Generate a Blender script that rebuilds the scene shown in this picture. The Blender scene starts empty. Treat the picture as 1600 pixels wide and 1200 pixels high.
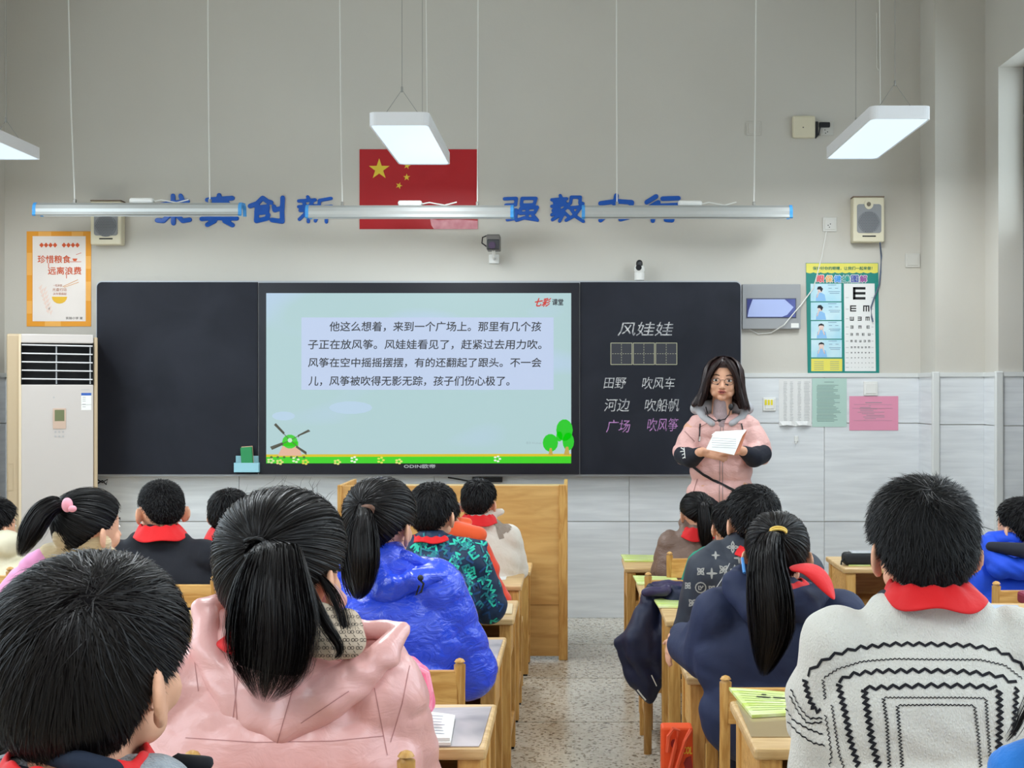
import bpy, bmesh, math, random
import numpy as np
from mathutils import Vector, Matrix
from mathutils.bvhtree import BVHTree
random.seed(7); RNG = np.random.default_rng(7)
SC = bpy.context.scene; COL = SC.collection
F, CX, CY, H = 2100.0, 892.0, 607.0, 1.40
PI = math.pi

# ---------------------------------------------------------------- camera, world, exposure
cam = bpy.data.cameras.new('camera'); cam.sensor_width = 36; cam.lens = 36*F/1600
cam.shift_x = -(CX-800)/1600; cam.shift_y = (CY-600)/1600; cam.clip_start = .05
co = bpy.data.objects.new('camera', cam); COL.objects.link(co)
co.location = (0, 0, H); co.rotation_euler = (PI/2, 0, 0); SC.camera = co
wd = bpy.data.worlds.new('sky'); SC.world = wd; wd.use_nodes = True
wd.node_tree.nodes['Background'].inputs[0].default_value = (.80, .90, 1, 1)
wd.node_tree.nodes['Background'].inputs[1].default_value = 3.9
SC.view_settings.view_transform = 'Standard'; SC.view_settings.look = 'None'
SC.view_settings.gamma = 1; SC.view_settings.use_curve_mapping = False
SC.view_settings.exposure = 0.0
SC.cycles.use_denoising = True
SC.cycles.max_bounces = 6; SC.cycles.diffuse_bounces = 4; SC.cycles.glossy_bounces = 2
LAMP_W = 26.0; BOARD_W = .2
# ---------------------------------------------------------------- helpers
def W(px, py, Z): return Vector(((px-CX)/F*Z, Z, H-(py-CY)/F*Z))
def lin(c):
    return tuple((v/255/12.92 if v/255 <= .04045 else ((v/255+.055)/1.055)**2.4) for v in c)
MATS = {}
def mat(name, rgb, rough=.6, spec=.4, metal=0, emit=None, es=1, bump=0, bscale=40, var=0, vscale=8, stretch=(1,1,1), col2=None,
        alpha=None, sheen=0, coat=0, distort=0, trans=0, detail=4, vstretch=None, bdist=.01):
    if name in MATS: return MATS[name]
    m = bpy.data.materials.new(name); m.use_nodes = True; nt = m.node_tree; N = nt.nodes; L = nt.links
    b = N['Principled BSDF']; c = (*lin(rgb), 1)
    b.inputs['Base Color'].default_value = c; b.inputs['Roughness'].default_value = rough
    b.inputs['Specular IOR Level'].default_value = spec; b.inputs['Metallic'].default_value = metal
    if coat: b.inputs['Coat Weight'].default_value = coat; b.inputs['Coat Roughness'].default_value = .25
    if sheen: b.inputs['Sheen Weight'].default_value = sheen
    if trans: b.inputs['Transmission Weight'].default_value = trans
    if emit: b.inputs['Emission Color'].default_value = (*lin(emit), 1); b.inputs['Emission Strength'].default_value = es
    tc = N.new('ShaderNodeTexCoord')
    def noise(scale, st, det=4, dis=0):
        mp = N.new('ShaderNodeMapping'); mp.inputs['Scale'].default_value = st; L.new(tc.outputs['Object'], mp.inputs[0])
        n = N.new('ShaderNodeTexNoise'); n.inputs['Scale'].default_value = scale; n.inputs['Detail'].default_value = det
        n.inputs['Distortion'].default_value = dis; L.new(mp.outputs[0], n.inputs[0]); return n
    if var or col2:
        n = noise(vscale, vstretch or stretch, detail, distort)
        r = N.new('ShaderNodeValToRGB'); r.color_ramp.elements[0].position = .35; r.color_ramp.elements[1].position = .68
        c2 = (*lin(col2), 1) if col2 else tuple(min(1, v*(1+var)) for v in c[:3])+(1,)
        c1 = c if col2 else tuple(v*(1-var) for v in c[:3])+(1,)
        r.color_ramp.elements[0].color = c1; r.color_ramp.elements[1].color = c2
        L.new(n.outputs['Fac'], r.inputs[0]); L.new(r.outputs[0], b.inputs['Base Color'])
    if bump:
        n = noise(bscale, stretch, 3, distort); bp = N.new('ShaderNodeBump'); bp.inputs['Strength'].default_value = bump
        bp.inputs['Distance'].default_value = bdist; L.new(n.outputs['Fac'], bp.inputs['Height']); L.new(bp.outputs[0], b.inputs['Normal'])
    MATS[name] = m; return m
def emis(name, rgb, s=1.0):
    if name in MATS: return MATS[name]
    m = bpy.data.materials.new(name); m.use_nodes = True; b = m.node_tree.nodes['Principled BSDF']
    b.inputs['Base Color'].default_value = (.01, .01, .01, 1); b.inputs['Roughness'].default_value = .35
    b.inputs['Emission Color'].default_value = (*lin(rgb), 1); b.inputs['Emission Strength'].default_value = s
    MATS[name] = m; return m
WL = {}
def wloc(o): return WL.get(o.name, Vector((0, 0, 0))) if o else Vector((0, 0, 0))
def props(o, label=None, cat=None, group=None, kind=None):
    if label: o['label'] = label
    if cat: o['category'] = cat
    if group: o['group'] = group
    if kind: o['kind'] = kind
    return o
def thing(name, label, cat, loc, group=None):
    o = bpy.data.objects.new(name, None); COL.objects.link(o); o.location = loc; o.empty_display_size = .05
    WL[o.name] = Vector(loc); return props(o, label, cat, group)
def link(name, me, m, parent=None, smooth=False, at=None):
    """mesh given in world coordinates -> object (child of parent or top level with origin at `at`)"""
    o = bpy.data.objects.new(name, me); COL.objects.link(o)
    base = wloc(parent)
    if at is not None: base2 = Vector(at)
    else: base2 = base.copy()
    if base2.length: me.transform(Matrix.Translation(-base2))
    o.location = base2-base if parent else base2
    if parent: o.parent = parent
    WL[o.name] = base2.copy()
    for mm in (m if isinstance(m, (list, tuple)) else [m]): me.materials.append(mm)
    if smooth: me.polygons.foreach_set('use_smooth', [True]*len(me.polygons))
    return o
class MB:
    def __init__(s): s.v = []; s.f = []
    def add(s, vs, fs):
        n = len(s.v); s.v += [tuple(v) for v in vs]; s.f += [tuple(i+n for i in f) for f in fs]; return s
    def box(s, x0, x1, y0, y1, z0, z1, rz=0, c=None):
        vs = [Vector((x, y, z)) for x in (x0, x1) for y in (y0, y1) for z in (z0, z1)]
        if rz:
            c = Vector(c) if c else Vector(((x0+x1)/2, (y0+y1)/2, 0)); R = Matrix.Rotation(rz, 3, 'Z')
            vs = [R@(v-c)+c for v in vs]
        return s.add(vs, [(0,1,3,2),(4,6,7,5),(0,4,5,1),(2,3,7,6),(0,2,6,4),(1,5,7,3)])
    def rbox(s, x0, x1, y0, y1, z0, z1, r=.004, seg=2, M=None):
        bm = bmesh.new(); bmesh.ops.create_cube(bm, size=1)
        for v in bm.verts: v.co = Vector(((x0+x1)/2+v.co.x*(x1-x0), (y0+y1)/2+v.co.y*(y1-y0), (z0+z1)/2+v.co.z*(z1-z0)))
        bmesh.ops.bevel(bm, geom=bm.edges[:], offset=r, segments=seg, affect='EDGES', profile=.5)
        if M: bmesh.ops.transform(bm, matrix=M, verts=bm.verts[:])
        bm.verts.index_update(); s.add([v.co.copy() for v in bm.verts], [[v.index for v in f.verts] for f in bm.faces]); bm.free(); return s
    def tube(s, pts, r, n=8, cap=True):
        pts = [Vector(p) for p in pts]; rs = r if isinstance(r, (list, tuple)) else [r]*len(pts)
        vs = []; up = Vector((0, 0, 1))
        for i, p in enumerate(pts):
            t = (pts[min(i+1, len(pts)-1)]-pts[max(i-1, 0)]).normalized()
            a = t.cross(up)
            if a.length < .05: a = t.cross(Vector((1, 0, 0)))
            a.normalize(); b = t.cross(a)
            for k in range(n):
                an = 2*PI*k/n; vs.append(p+rs[i]*(math.cos(an)*a+math.sin(an)*b))
        fs = [(i*n+k, i*n+(k+1) % n, (i+1)*n+(k+1) % n, (i+1)*n+k) for i in range(len(pts)-1) for k in range(n)]
        if cap: fs += [tuple(range(n))[::-1], tuple((len(pts)-1)*n+k for k in range(n))]
        return s.add(vs, fs)
    def cyl(s, p0, p1, r, n=16): return s.tube([p0, p1], r, n)
    def prism(s, pts, d):
        """planar polygon pts (world) extruded by vector d"""
        pts = [Vector(p) for p in pts]; n = len(pts); d = Vector(d)
        return s.add(pts+[p+d for p in pts], [tuple(range(n)), tuple(range(2*n-1, n-1, -1))]+[(i, n+i, n+(i+1) % n, (i+1) % n) for i in range(n)])
    def ell(s, c, r, n=12, R=None):
        c = Vector(c); vs = []; m = n*2
        for i in range(n+1):
            th = PI*i/n
            for j in range(m):
                ph = 2*PI*j/m; p = Vector((r[0]*math.sin(th)*math.cos(ph), r[1]*math.sin(th)*math.sin(ph), r[2]*math.cos(th)))
                vs.append(c+(R@p if R else p))
        return s.add(vs, [(i*m+j, (i+1)*m+j, (i+1)*m+(j+1) % m, i*m+(j+1) % m) for i in range(n) for j in range(m)])
    def cap(s, p0, p1, r0, r1=None, n=8):
        """tapered capsule"""
        r1 = r0 if r1 is None else r1; p0 = Vector(p0); p1 = Vector(p1); t = (p1-p0)
        if t.length < 1e-5: return s.ell(p0, (r0, r0, r0), n)
        t.normalize(); pts = []; rs = []
        for i in range(n+1):
            a = PI/2*i/n
            pts.append(p0-t*r0*math.cos(a)); rs.append(max(r0*math.sin(a), r0*.02))
        for i in range(n+1):
            a = PI/2*(1-i/n); pts.append(p1+t*r1*math.cos(a)); rs.append(max(r1*math.sin(a), r1*.02))
        return s.tube(pts, rs, 2*n)
    def me(s, name='m'):
        me = bpy.data.meshes.new(name); me.from_pydata(s.v, [], s.f); me.update(); return me
    def build(s, name, m, parent=None, smooth=False, at=None): return link(name, s.me(name), m, parent, smooth, at)
def np_mesh(V, Q, name='m'):
    me = bpy.data.meshes.new(name); V = np.asarray(V, np.float32).reshape(-1, 3); Q = np.asarray(Q, np.int32)
    n, k = Q.shape
    me.vertices.add(len(V)); me.vertices.foreach_set('co', V.ravel()); me.loops.add(n*k); me.loops.foreach_set('vertex_index', Q.ravel())
    me.polygons.add(n); me.polygons.foreach_set('loop_start', np.arange(0, n*k, k, dtype=np.int32))
    try: me.polygons.foreach_set('loop_total', np.full(n, k, np.int32))
    except Exception: pass
    me.update(calc_edges=True); return me
def baked(me, mods):
    """evaluate modifiers [(type, {attrs})] on a mesh and return the resulting mesh"""
    o = bpy.data.objects.new('tmp', me); COL.objects.link(o)
    for t, kw in mods:
        md = o.modifiers.new('m', t)
        for k, v in kw.items(): setattr(md, k, v)
    dg = bpy.context.evaluated_depsgraph_get(); r = bpy.data.meshes.new_from_object(o.evaluated_get(dg))
    bpy.data.objects.remove(o); bpy.data.meshes.remove(me); return r
def melt(mb, vox, sm=4):
    mods = [('REMESH', dict(mode='VOXEL', voxel_size=vox, use_smooth_shade=True))]
    if sm: mods.append(('SMOOTH', dict(factor=.5, iterations=sm)))
    return baked(mb.me(), mods)
def bvh_of(o):
    b = wloc(o); me = o.data
    return BVHTree.FromPolygons([v.co+b for v in me.vertices], [tuple(p.vertices) for p in me.polygons])
CAM = Vector((0, 0, H))
def hit(bvh, px, py, tol=3.0):
    d = (W(px, py, 1)-CAM).normalized(); r = bvh.ray_cast(CAM, d)
    if r[0] is None:
        if tol <= 0: return None
        # just off the outline: nearest place on the cloth
        return None
    return r[0], r[1]
def strokes_on(bvh, lines, wpx, Z, off=.0015, step=4.0, th=0):
    """ribbons laid on a surface; lines in pixels of the photograph, width in pixels at depth Z"""
    mb = MB(); w = wpx*Z/F/2
    for ln in lines:
        P = []
        for a, b in zip(ln[:-1], ln[1:]):
            n = max(1, int(math.hypot(b[0]-a[0], b[1]-a[1])/step))
            P += [(a[0]+(b[0]-a[0])*i/n, a[1]+(b[1]-a[1])*i/n) for i in range(n)]
        P.append(ln[-1]); hs = [hit(bvh, *p) for p in P]; run = []
        def flush(run):
            if len(run) < 2: return
            vs = []
            for i, (p, nn) in enumerate(run):
                t = (run[min(i+1, len(run)-1)][0]-run[max(i-1, 0)][0])
                if t.length < 1e-7: t = Vector((1, 0, 0))
                s = t.normalized().cross(nn).normalized(); vs += [p+nn*off-s*w, p+nn*off+s*w]
            mb.add(vs, [(2*i, 2*i+1, 2*i+3, 2*i+2) for i in range(len(run)-1)])
        last = None
        for h in hs:
            if h is None or (last is not None and (h[0]-last).length > .08): flush(run); run = []
            if h is not None: run.append(h); last = h[0]
        flush(run)
    return mb
def px_rect(mb, x0, y0, x1, y1, Z, th=.002, up=0):
    a = W(x0, y1, Z); b = W(x1, y0, Z); return mb.box(a.x, b.x, Z-th, Z, a.z, b.z)
def px_poly(mb, pts, Z, th=.001): return mb.prism([W(x, y, Z) for x, y in pts], (0, -th, 0))
def px_line(mb, pts, wpx, Z, th=.001, ends=None):
    """flat stroke with rounded look, drawn as quads and end discs on the plane y=Z"""
    for a, b in zip(pts[:-1], pts[1:]):
        d = Vector((b[0]-a[0], b[1]-a[1]));
        if d.length < 1e-6: continue
        d.normalize(); n = Vector((-d.y, d.x))*wpx/2
        px_poly(mb, [(a[0]-n.x, a[1]-n.y), (b[0]-n.x, b[1]-n.y), (b[0]+n.x, b[1]+n.y), (a[0]+n.x, a[1]+n.y)], Z, th)
    if wpx > 1.2:
        for a in pts: px_poly(mb, [(a[0]+wpx/2*math.cos(k*PI/4), a[1]+wpx/2*math.sin(k*PI/4)) for k in range(8)], Z, th)
def text_obj(name, s, box, Z, m, parent, bold=0, shear=0, thin=0, up=.0015, th=0):
    """lettering: box = (x0, x1, ytop, ybottom) of its ink in the photograph's pixels"""
    c = bpy.data.curves.new('t', 'FONT'); c.body = s; c.size = 1; c.resolution_u = 2; c.shear = shear; c.offset = thin; c.space_character = 1
    o = bpy.data.objects.new('t', c); COL.objects.link(o)
    dg = bpy.context.evaluated_depsgraph_get(); me = bpy.data.meshes.new_from_object(o.evaluated_get(dg))
    bpy.data.objects.remove(o); bpy.data.curves.remove(c)
    n = len(me.vertices); co = np.empty(n*3, np.float32); me.vertices.foreach_get('co', co); co = co.reshape(-1, 3)
    x0, x1, y0, y1 = box; mn = co.min(0); mx = co.max(0)
    px = x0+(co[:, 0]-mn[0])/(mx[0]-mn[0])*(x1-x0); py = y1-(co[:, 1]-mn[1])/(mx[1]-mn[1])*(y1-y0)
    Zs = Z-up; fs = [tuple(p.vertices) for p in me.polygons]; mb = MB()
    offs = [(0, 0)] if not bold else [(-bold, 0), (bold, 0), (0, -bold), (0, bold)]
    for i, (dx, dy) in enumerate(offs):
        X = (px+dx-CX)/F*Zs; ZZ = H-(py+dy-CY)/F*Zs
        mb.add(np.stack([X, np.full(n, Zs-i*.0001), ZZ], 1).tolist(), fs)
    bpy.data.meshes.remove(me); return mb.build(name, m, parent)
def dup(o, off, label=None, **kw):
    c = o.copy(); COL.objects.link(c); c.location = Vector(o.location)+Vector(off); WL[c.name] = wloc(o)+Vector(off)
    if label: c['label'] = label
    for k, v in kw.items(): c[k] = v
    for ch in o.children:
        d = ch.copy(); COL.objects.link(d); d.parent = c
        for g in ch.children: e = g.copy(); COL.objects.link(e); e.parent = d
    return c
# ---------------------------------------------------------------- materials
wall_m = mat('wall_paint', (200,196,187), .85, .2, bump=.05, bscale=60, var=.025, vscale=1.2)
dado_trim = mat('dado_trim', (214,216,214), .5)
tile_m = mat('marble_tile', (210,213,216), .32, .4, col2=(226,229,231), vscale=2.2, stretch=(1,1,14), distort=.6, detail=6)
grout = mat('grout', (58,54,50), .9); mortar = mat('mortar', (150,152,152), .9)
ceil_m = mat('ceiling_paint', (225,224,218), .9)
white_pl = mat('white_plastic', (226,226,222), .4)
white_mt = mat('white_metal', (228,228,230), .35, .5)
cream_pl = mat('cream_plastic', (216,208,182), .45)
grey_pl = mat('grey_plastic', (150,152,154), .5)
black_pl = mat('black_plastic', (22,23,28), .4)
dark = mat('dark_gap', (14,15,18), .7)
alu = mat('aluminium', (190,193,192), .38, .6, metal=.55)
wire_m = mat('steel_wire', (150,148,142), .5, metal=.3)
wirew = mat('white_wire', (225,224,218), .5)
wx = mat('wood_x', (192,140,72), .42, .45, col2=(226,180,108), vscale=5, stretch=(1.2,9,9), distort=1.2, bump=.08, bscale=20, detail=5)
wz = mat('wood_z', (186,134,66), .42, .45, col2=(218,172,100), vscale=5, stretch=(9,9,1.2), distort=1.2, bump=.08, bscale=20, detail=5)
wtop = mat('wood_top', (196,158,104), .38, .45, col2=(222,190,138), vscale=4, stretch=(1.2,9,9), distort=1.5, detail=6)
paper = mat('paper', (232,232,228), .7)

# ---------------------------------------------------------------- room shell
ZW = 8.21; XL = -3.46; XR = 2.43; ZB = -1.2; HC = 3.95; XP = 2.135; ZC = 7.88
DW = H-(583-CY)/F*ZW; 
def struct(name, mb, m, parent=None, smooth=False):
    o = mb.build(name, m, parent, smooth)
    if not parent: o['kind'] = 'structure'
    return o
floor = struct('floor', MB().box(XL-.2, XR+1.4, ZB-.2, ZW+.2, -.12, -.004), grout)
def terrazzo():
    m = bpy.data.materials.new('terrazzo'); m.use_nodes = True; nt = m.node_tree; N = nt.nodes; L = nt.links; b = N['Principled BSDF']
    g = N.new('ShaderNodeNewGeometry'); v = N.new('ShaderNodeTexVoronoi'); v.inputs['Scale'].default_value = 95
    L.new(g.outputs['Position'], v.inputs['Vector']); r = N.new('ShaderNodeValToRGB'); cr = r.color_ramp
    cr.elements[0].position = 0; cr.elements[0].color = (*lin((112,104,92)), 1); cr.elements[1].position = 1; cr.elements[1].color = (*lin((222,217,205)), 1)
    for p, c in ((.06, (150,140,124)), (.18, (196,190,176)), (.45, (212,206,194)), (.8, (202,196,182))):
        e = cr.elements.new(p); e.color = (*lin(c), 1)
    cr.interpolation = 'CONSTANT'
    sp = N.new('ShaderNodeSeparateColor'); L.new(v.outputs['Color'], sp.inputs[0]); L.new(sp.outputs[0], r.inputs[0])
    n = N.new('ShaderNodeTexNoise'); n.inputs['Scale'].default_value = 3; n.inputs['Detail'].default_value = 5; L.new(g.outputs['Position'], n.inputs['Vector'])
    r2 = N.new('ShaderNodeValToRGB'); r2.color_ramp.elements[0].position = .3; r2.color_ramp.elements[0].color = (.92,.90,.87,1); r2.color_ramp.elements[1].color = (1,1,1,1); r2.color_ramp.elements[1].position = .6
    L.new(n.outputs['Fac'], r2.inputs[0]); mx = N.new('ShaderNodeMix'); mx.data_type = 'RGBA'; mx.blend_type = 'MULTIPLY'; mx.inputs[0].default_value = 1
    L.new(r.outputs[0], mx.inputs[6]); L.new(r2.outputs[0], mx.inputs[7]); L.new(mx.outputs[2], b.inputs['Base Color'])
    b.inputs['Roughness'].default_value = .22; b.inputs['Specular IOR Level'].default_value = .55
    return m
terr = terrazzo()
P = .86; tme = None
y = ZW-.01-11*P
for i in range(12):
    y0 = ZW-(i+1)*P+.01; 
    if y0 < ZB-.9: break
    for j in range(8):
        x0 = -.39+(j-4)*P
        if x0+P < XL or x0 > XR+.9: continue
        if tme is None: tme = MB().box(.005, P-.005, .005, P-.005, -.004, 0).me('floor_tile'); tme.materials.append(terr)
        o = bpy.data.objects.new('floor_tile', tme); COL.objects.link(o); o.parent = floor; o.location = (x0, y0, 0)
wf = struct('wall_front', MB().box(XL-.2, XR+1.4, ZW, ZW+.2, 0, HC), wall_m)
def dado(parent, axis, a0, a1, joints, at, sgn):
    """marble tiles .6 m high on a wall; axis x: wall plane y=at; axis y: wall plane x=at"""
    rows = [(0, .586), (.59, 1.186), (1.19, DW-.025)]
    js = [a0]+[j for j in joints if a0 < j < a1]+[a1]
    for z0, z1 in rows:
        for p, q in zip(js[:-1], js[1:]):
            mb = MB()
            if axis == 'x': mb.box(p+.0015, q-.0015, at-.012, at, z0+.001, z1)
            else:
                lo, hi = (at, at+.012) if sgn > 0 else (at-.012, at)
                mb.box(lo, hi, p+.0015, q-.0015, z0+.001, z1)
            o = mb.build('wall_tile', tile_m, parent, at=((p+q)/2, at, (z0+z1)/2) if axis == 'x' else (at, (p+q)/2, (z0+z1)/2))
    mb = MB()
    if axis == 'x': mb.box(a0, a1, at-.020, at, DW-.025, DW)
    else:
        lo, hi = (at, at+.020) if sgn > 0 else (at-.020, at)
        mb.box(lo, hi, a0, a1, DW-.025, DW)
    mb.build('dado_cap', dado_trim, parent)
jx = [W(983, 0, ZW).x+1.19*k for k in range(-6, 6)]
dado(wf, 'x', XL, XP, jx, ZW, 1)
# column in the right corner
cl = struct('trim_1', MB().box(XP, XR+.35, ZC, ZW+.01, 0, HC), wall_m)
dado(cl, 'x', XP-.012, XR, [W(1537, 0, ZC).x], ZC, 1)
dado(cl, 'y', ZC, ZW-.012, [], XP, -1)
MB().rbox(XP-.02, XP+.022, ZC-.024, ZC+.012, 0, DW+.004, .006).build('corner_bead', dado_trim, cl)
# right wall with the door recess
ZJ = 7.64; XJ = 2.57; TJ = H-(105-CY)/F*ZJ
wr = struct('wall_right', MB().box(XR, XR+.35, ZJ, ZC+.0, 0, HC).box(XR, XR+.35, ZB-.2, ZJ-1.05, 0, HC*.28).box(XR, XR+.35, ZB-.2, -.2, 0, HC)
            .box(XR, XR+.35, ZJ-1.05-.6, ZJ-1.05, 0, HC).box(XR, XR+.35, 2.4, 3.1, 0, HC).box(XR, XR+.35, ZB, ZJ, TJ, HC), wall_m)
dado(wr, 'y', ZJ+.0, ZC-.012, [], XR, -1)
dado(wr, 'x', XR-.012, XJ, [], ZJ, 1)
MB().rbox(XR-.022, XR+.022, ZJ-.026, ZJ+.012, 0, DW+.004, .006).build('corner_bead', dado_trim, wr)
doorm = mat('door_grey', (96,98,102), .45)
d1 = struct('door_1', MB().box(XJ+.03, XJ+.07, ZJ-1.0, ZJ-.05, 0, 2.25), doorm)
fr = MB().box(XJ, XJ+.09, ZJ-.05, ZJ-.0, 0, TJ).box(XJ, XJ+.09, ZJ-1.05, ZJ-1.0, 0, TJ).box(XJ, XJ+.09, ZJ-1.0, ZJ-.05, TJ-.05, TJ).box(XJ, XJ+.09, ZJ-1.0, ZJ-.05, 2.25, 2.31)
fr.build('door_frame', mat('door_frame', (110,110,110), .4), d1)
MB().rbox(XJ-.02, XJ+.03, ZJ-.16, ZJ-.09, 1.38, 1.62, .01).build('door_lock', black_pl, d1)
def glass_mat():
    m = bpy.data.materials.new('glass'); m.use_nodes = True; nt = m.node_tree; nt.nodes.remove(nt.nodes['Principled BSDF'])
    t = nt.nodes.new('ShaderNodeBsdfTransparent'); t.inputs[0].default_value = (.94,.97,.97,1); g = nt.nodes.new('ShaderNodeBsdfGlossy'); g.inputs['Roughness'].default_value = .03
    x = nt.nodes.new('ShaderNodeMixShader'); x.inputs[0].default_value = .07; nt.links.new(t.outputs[0], x.inputs[1]); nt.links.new(g.outputs[0], x.inputs[2]); nt.links.new(x.outputs[0], nt.nodes['Material Output'].inputs[0]); return m
glass = glass_mat()
MB().box(XJ+.04, XJ+.046, ZJ-1.0, ZJ-.05, 2.31, TJ-.05).build('pane', glass, d1)
# windows along the right wall (behind and beside the camera) and the left wall
def window(name, X, y0, y1, z0, z1):
    fm = MB(); t = .05
    for a, b in ((y0, y0+t), (y1-t, y1), ((y0+y1)/2-t/2, (y0+y1)/2+t/2)): fm.box(X-.03, X+.03, a, b, z0, z1)
    for a, b in ((z0, z0+t), (z1-t, z1), (z0+(z1-z0)*.68, z0+(z1-z0)*.68+t)): fm.box(X-.028, X+.028, y0, y1, a, b)
    o = struct(name, fm, white_mt); MB().box(X-.003, X+.003, y0+.02, y1-.02, z0+.02, z1-.02).build('pane', glass, o); return o
window('window_1', XR+.25, 3.1, ZJ-1.65, HC*.28, TJ); window('window_2', XR+.25, -.2, 2.4, HC*.28, TJ)
wlft = struct('wall_left', MB().box(XL-.3, XL, 6.9, ZW+.01, 0, HC).box(XL-.3, XL, ZB-.2, 6.9, 0, 1.1).box(XL-.3, XL, ZB-.2, 6.9, 3.2, HC)
              .box(XL-.3, XL, ZB-.2, 0, 1.1, 3.2).box(XL-.3, XL, 3.1, 3.7, 1.1, 3.2), wall_m)
dado(wlft, 'y', 6.9, ZW-.012, [], XL, 1)
window('window_3', XL-.2, 0, 3.1, 1.1, 3.2); window('window_4', XL-.2, 3.7, 6.9, 1.1, 3.2)
struct('wall_back', MB().box(XL-.2, XR+.4, ZB-.2, ZB, 0, HC), wall_m)
struct('ceiling', MB().box(XL-.3, XR+1.4, ZB-.2, ZW+.2, HC, HC+.1), ceil_m)

# ---------------------------------------------------------------- lamps
lampglow = emis('lamp_glow', (224,243,254), 1.04)
def area(name, loc, sx, sy, w, col, parent, down=True, rot=None):
    l = bpy.data.lights.new(name, 'AREA'); l.shape = 'RECTANGLE'; l.size = sx; l.size_y = sy; l.energy = w; l.color = col
    o = bpy.data.objects.new(name, l); COL.objects.link(o); o.parent = parent; o.location = Vector(loc)-wloc(parent)
    if rot: o.rotation_euler = rot
    return o
def rrect(cx, cy, w, l, r, n=5):
    pts = []
    for sx, sy, a0 in ((1,1,0), (-1,1,90), (-1,-1,180), (1,-1,270)):
        for k in range(n+1):
            a = math.radians(a0+90*k/n); pts.append((cx+sx*(w/2-r)+r*math.cos(a), cy+sy*(l/2-r)+r*math.sin(a)))
    return pts
def pendant(cx, y0, y1, zb, w, label, wtop_=HC, group='flat pendant lamps'):
    cyy = (y0+y1)/2; t = thing('pendant_lamp', label, 'lamp', (cx, cyy, zb), group)
    out = rrect(cx, cyy, w, y1-y0, .035); inn = rrect(cx, cyy, w-.012, y1-y0-.012, .03); n = len(out); mb = MB()
    th = .062
    vs = [(x, y, zb) for x, y in inn]+[(x, y, zb) for x, y in out]+[(x, y, zb+th) for x, y in out]
    mb.add(vs, [(i, (i+1) % n, n+(i+1) % n, n+i) for i in range(n)]+[(n+i, n+(i+1) % n, 2*n+(i+1) % n, 2*n+i) for i in range(n)]+[tuple(range(2*n, 3*n))])
    mb.build('housing', white_mt, t)
    MB().add([(x, y, zb+.004) for x, y in inn], [tuple(range(n))[::-1]]).build('diffuser', lampglow, t)
    for yy in (y0+.12, y1-.12):
        wm = MB(); k = Vector((cx, yy, zb+th+.13))
        wm.tube([(cx-.09, yy, zb+th), k], .0016, 5).tube([(cx+.09, yy, zb+th), k], .0016, 5).tube([k, (cx, yy, wtop_)], .0016, 5)
        wm.cap(k-Vector((0,0,.008)), k+Vector((0,0,.012)), .005, n=4); wm.build('hanging_wire', wire_m, t)
    MB().box(cx-.03, cx+.03, cyy-.1, cyy+.1, zb+th, zb+th+.03).build('driver_box', white_pl, t)
    MB().tube([(cx+.03, cyy+.08, zb+th+.02), (cx+.06, cyy+.12, zb+th+.12), (cx+.05, cyy+.12, wtop_)], .002, 5).build('power_cable', wirew, t)
    area('lamp_light', (cx, cyy, zb-.004), w-.03, y1-y0-.04, LAMP_W, (.90,.96,1), t)
    return t
zl = H+(CY-195.5)/F*6.3
pendant(W(623, 0, 6.3).x, 6.3, 7.42, zl, .283, 'white pendant lamp hanging before the red flag')
pendant(W(1408, 0, 6.3).x, 6.3, 7.42, H+(CY-185.5)/F*6.3, .285, 'white pendant lamp on the door side, above the wall speaker')
pendant(-3.017, 6.05, 7.3, H+(CY-250)/F*7.3, .285, 'white pendant lamp on the window side, cut by the picture edge')
for k, (xx, yy) in enumerate([(-.81, 3.0), (1.55, 3.0), (-2.9, 3.0), (-.81, -.2), (1.55, -.2), (-2.9, -.2)]):
    pendant(xx, yy, yy+1.12, zl, .283, 'white pendant lamp further back in the classroom, over the desks', group='pendant lamps over the rear desks')
bluecap = mat('blue_end_cap', (70,150,215), .35)
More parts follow.
